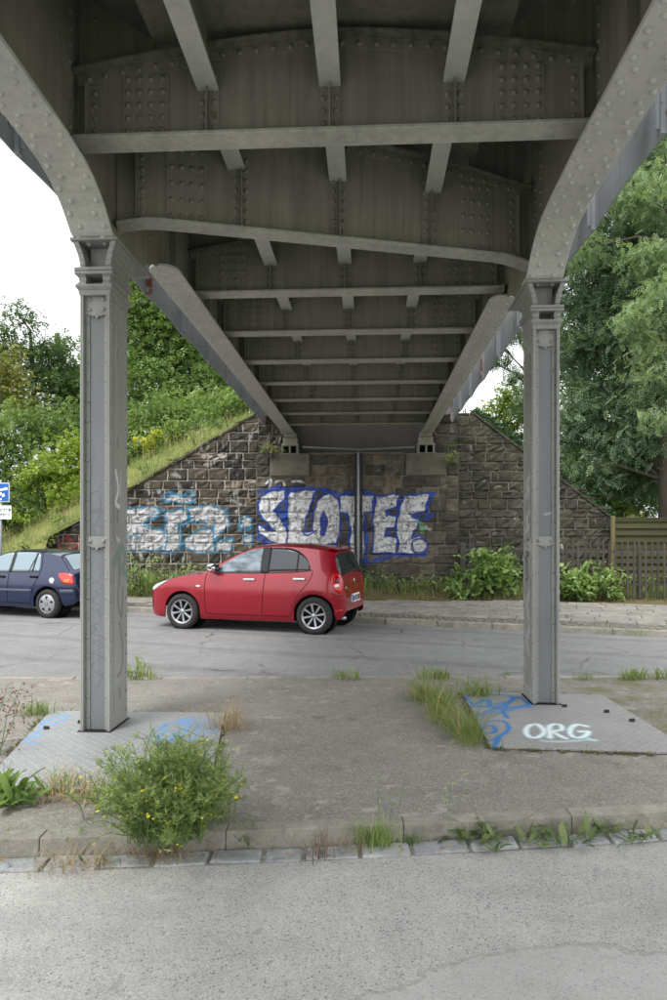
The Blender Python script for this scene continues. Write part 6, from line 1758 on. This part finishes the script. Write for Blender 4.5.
scatter('grit', M_kerb, None, pts, np.array([(-.5,-.4,.3),(.5,-.5,.3),(.4,.5,.35),(-.5,.4,.3),(-.5,-.4,0),(.5,-.5,0),(.5,-.5,.3),(-.5,-.4,.3)]), r.uniform(.005, .018, n_), r.uniform(0, 6.28, n_), np.zeros(n_), np.zeros(n_), r.random(n_), kind='stuff')

# dirt and crumbs gathered along the edges of the ground plates
PE = []
for (ax, ay), (bx, by), k in (((1.215,5.14),(2.72,4.98),260), ((1.2,5.16),(1.33,7.0),150), ((-2.30,4.31),(-.8,4.23),200), ((-2.66,6.23),(-2.31,4.33),170), ((-1.0,6.17),(-.79,4.25),200), ((-2.64,6.24),(-1.0,6.17),120), ((1.34,7.02),(2.76,6.86),120)):
    t = r.random(k); PE += [(ax+(bx-ax)*q+r.normal()*.025, ay+(by-ay)*q+r.normal()*.022, .004) for q in t if math.sin(q*17+ax*3)+math.sin(q*43) > -.8]
PE = np.array(PE); n_ = len(PE)
scatter('edge_dirt', M_soil, None, PE, np.array([(-.5,-.4,.3),(.5,-.5,.3),(.4,.5,.35),(-.5,.4,.3),(-.5,-.4,0),(.5,-.5,0),(.5,-.5,.3),(-.5,-.4,.3)]), r.uniform(.008, .028, n_), r.uniform(0, 6.28, n_), np.zeros(n_), np.zeros(n_), r.random(n_), kind='stuff')
q_ = PE[r.random(n_) < .35]; tag(grass('plate_edge_grass', L_grass, q_, r.uniform(.02, .07, len(q_)), 171, .06, .8, .5), kind='stuff')

# ------------------------------------------------------------------ fences, post, sign
def wood(name, a, b):
    n = N(name); p = n.objc()
    c = n.mix(n.noise(n.map(p, (30, 30, 1.2)), 1.2, 5, .7), a, b); c = n.mix(1, c, n.ramp(n.rand(), (0, .75), (1, 1.2)), 'MULTIPLY')
    n.bump(n.noise(n.map(p, (40, 40, 1.5)), 1.5, 4), .4, .006)
    return n.done(c, .85, 0, .15)
M_picket = wood('weathered_picket_wood', srgb(58, 54, 50), srgb(90, 84, 78))
M_board = wood('dark_board_wood', srgb(58, 56, 54), srgb(92, 90, 86))
M_panel = wood('green_stained_wood', srgb(62, 64, 46), srgb(92, 91, 66))
M_post = wood('yellowish_post_wood', srgb(92, 86, 60), srgb(122, 114, 82))
x0, y0, zg = 3.95, 16.62, .10
f = thing('picket_fence', 'weathered grey wooden picket fence with rounded tops behind the right column', 'fence', (x0, y0, zg))
m = MB(); pts = [(-.026, 0), (.026, 0), (.026, 1.36), (.018, 1.40), (0, 1.42), (-.018, 1.40), (-.026, 1.36)]
m.prism(pts, 1, -.012, .012); pk = m.build('picket', M_picket, f); pme = pk.data
i = 0; x = 1.55
while x < 7.6:
    o = pk if i == 0 else link('picket', pme, f)
    o.location = (x, random.uniform(-.006, .006), random.uniform(-.02, .02)-.0); o.rotation_euler = (random.uniform(-.012, .012), random.uniform(-.02, .02), 0)
    x += .150+random.uniform(-.008, .008); i += 1
for z in (.32, 1.14):
    m = MB(); m.box((1.4, .014, z), (7.7, .055, z+.07)); m.build('rail', M_picket, f)
for x in (1.75, 3.72, 4.92, 6.6):
    m = MB(); m.box((x-.045, .057, -.1), (x+.045, .14, 1.25)); m.build('fence_post', M_board, f, bevel=.008)
f2 = thing('board_fence', 'low dark fence of wide old boards behind the tallest knotweed bush', 'fence', (3.3, 17.9, .25))
x = .1; k = 0
while x < 2.1:
    h = (1.22 if k < 2 else 1.15-.05*x)+random.uniform(-.04, .04); m = MB(); wdt = .15 if k < 2 else .125
    m.box((0, -.015, 0), (wdt, .012, h)); o = m.build('board', M_board, f2, bevel=.006); o.location = (x, random.uniform(-.01, .01), 0); o.rotation_euler = (0, random.uniform(-.03, .03), 0); x += .17+random.uniform(0, .03); k += 1
m = MB(); m.box((.05, .013, .9), (2.15, .05, .97)); m.build('rail', M_board, f2)
cp = thing('concrete_post', 'short pale concrete post close behind the right column', 'post', (W(559, 0, 16.9)[0], 16.9, .1))
m = MB(); m.prism([(-.10, 0), (.10, 0), (.10, 1.30), (.07, 1.36), (-.07, 1.36), (-.10, 1.30)], 1, -.08, .08); m.build('shaft', concrete('post_concrete', srgb(128, 124, 118), srgb(158, 154, 148)), cp, bevel=.015)
m = MB(); m.box((-.115, -.095, 1.0), (.115, .095, 1.06)); m.build('band', M_kerb, cp, bevel=.01)
pf_ = thing('panel_fence', 'greenish lath panel fence with a yellowish post behind the pickets', 'fence', (W(613, 0, 18.0)[0], 18.0, .1))
m = MB(); m.box((-.05, -.05, 0), (.05, .05, 2.10)); m.build('fence_post', M_post, pf_, bevel=.008)
m = MB(); m.box((1.95, -.05, 0), (2.05, .05, 2.08)); m.build('fence_post', M_post, pf_, bevel=.008)
z = .35; k = 0
while z < 2.0:
    m = MB(); y = -.02 if k % 2 else .015
    m.hexa([(.06, y, z), (1.94, y, z), (1.94, y+.012, z), (.06, y+.012, z)], [(.06, y+.012, z+.105), (1.94, y+.012, z+.105), (1.94, y+.024, z+.105), (.06, y+.024, z+.105)]); m.build('plank', M_panel, pf_); z += .095; k += 1
m = MB(); m.box((.055, -.035, 2.02), (1.945, .045, 2.07)); m.build('top_rail', M_panel, pf_)

M_signblue = plain('sign_blue', srgb(20, 92, 176), .4, 0, .4, .04)
M_signwhite = plain('sign_white', srgb(222, 224, 224), .4, 0, .4, .06)
M_pole = plain('galvanised_pole', srgb(150, 156, 156), .5, .3)
n = N('sign_ink'); M_ink = n.done(srgb(70, 74, 78), .5)
ds = 16.0
sx_ = W(.5, 0, ds)[0]
sg_ = thing('parking_sign', 'blue parking sign with a white plate below it at the left edge', 'sign', (sx_, ds, .06))
m = MB(); m.tube([(0, 0, 0), (0, 0, 2.95)], .03, 10); m.build('pole', M_pole, sg_, smooth=True)
zc = 1.64+(537-492.5)/F*ds-.06
m = MB(); m.box((-.23, -.045, zc-.23), (.23, -.034, zc+.23)); bl = m.build('blue_board', M_signwhite, sg_, bevel=.004)
m = MB(); m.box((-.212, -.0485, zc-.212), (.212, -.0455, zc+.212)); m.build('blue_face', M_signblue, bl)
m = MB()      # the white P and the white car tipped on a kerb
m.box((-.17, -.0515, zc-.17), (-.12, -.0488, zc+.17)); 
for a, b in zip(curve([(-.12,.15),(-.05,.14),(-.03,.08),(-.06,.02),(-.12,.01)])[:-1], curve([(-.12,.15),(-.05,.14),(-.03,.08),(-.06,.02),(-.12,.01)])[1:]):
    dx, dz = b[0]-a[0], b[1]-a[1]; L = math.hypot(dx, dz)+1e-6; nx_, nz_ = -dz/L*.02, dx/L*.02
    m.prism([(a[0]-nx_, zc+a[1]-nz_), (b[0]-nx_, zc+b[1]-nz_), (b[0]+nx_, zc+b[1]+nz_), (a[0]+nx_, zc+a[1]+nz_)], 1, -.0515, -.0488)
m.prism([(.0, zc+.03), (.19, zc+.06), (.19, zc+.12), (.15, zc+.125), (.05, zc+.09), (.0, zc+.085)], 1, -.0515, -.0488)
m.prism([(.0, zc-.08), (.05, zc-.06), (.06, zc-.12), (.13, zc-.09), (.11, zc-.02), (.06, zc-.045), (.05, zc-.0), (.0, zc+.0)], 1, -.0516, -.0489)
m.prism([(.0, zc-.19), (.05, zc-.19), (.05, zc-.14), (.0, zc-.14)], 1, -.0517, -.0488)
m.build('white_symbol', M_signwhite, bl)
zp = 1.64+(537-512.5)/F*ds-.06
m = MB(); m.box((-.28, -.045, zp-.165), (.28, -.034, zp+.165)); pb = m.build('white_board', M_signwhite, sg_, bevel=.004)
m = MB()
for rz_ in (.06, -.06):
    x = -.23
    while x < .22:
        wd = random.uniform(.02, .05); m.box((x, -.0475, zp+rz_-.032), (x+.011, -.0455, zp+rz_+.032)); m.box((x+.011, -.0475, zp+rz_+random.choice([-.03, .0, .022])), (x+wd, -.0455, zp+rz_+.03)) ; x += wd+.022
m.build('plate_text', M_ink, pb, kind='stuff')
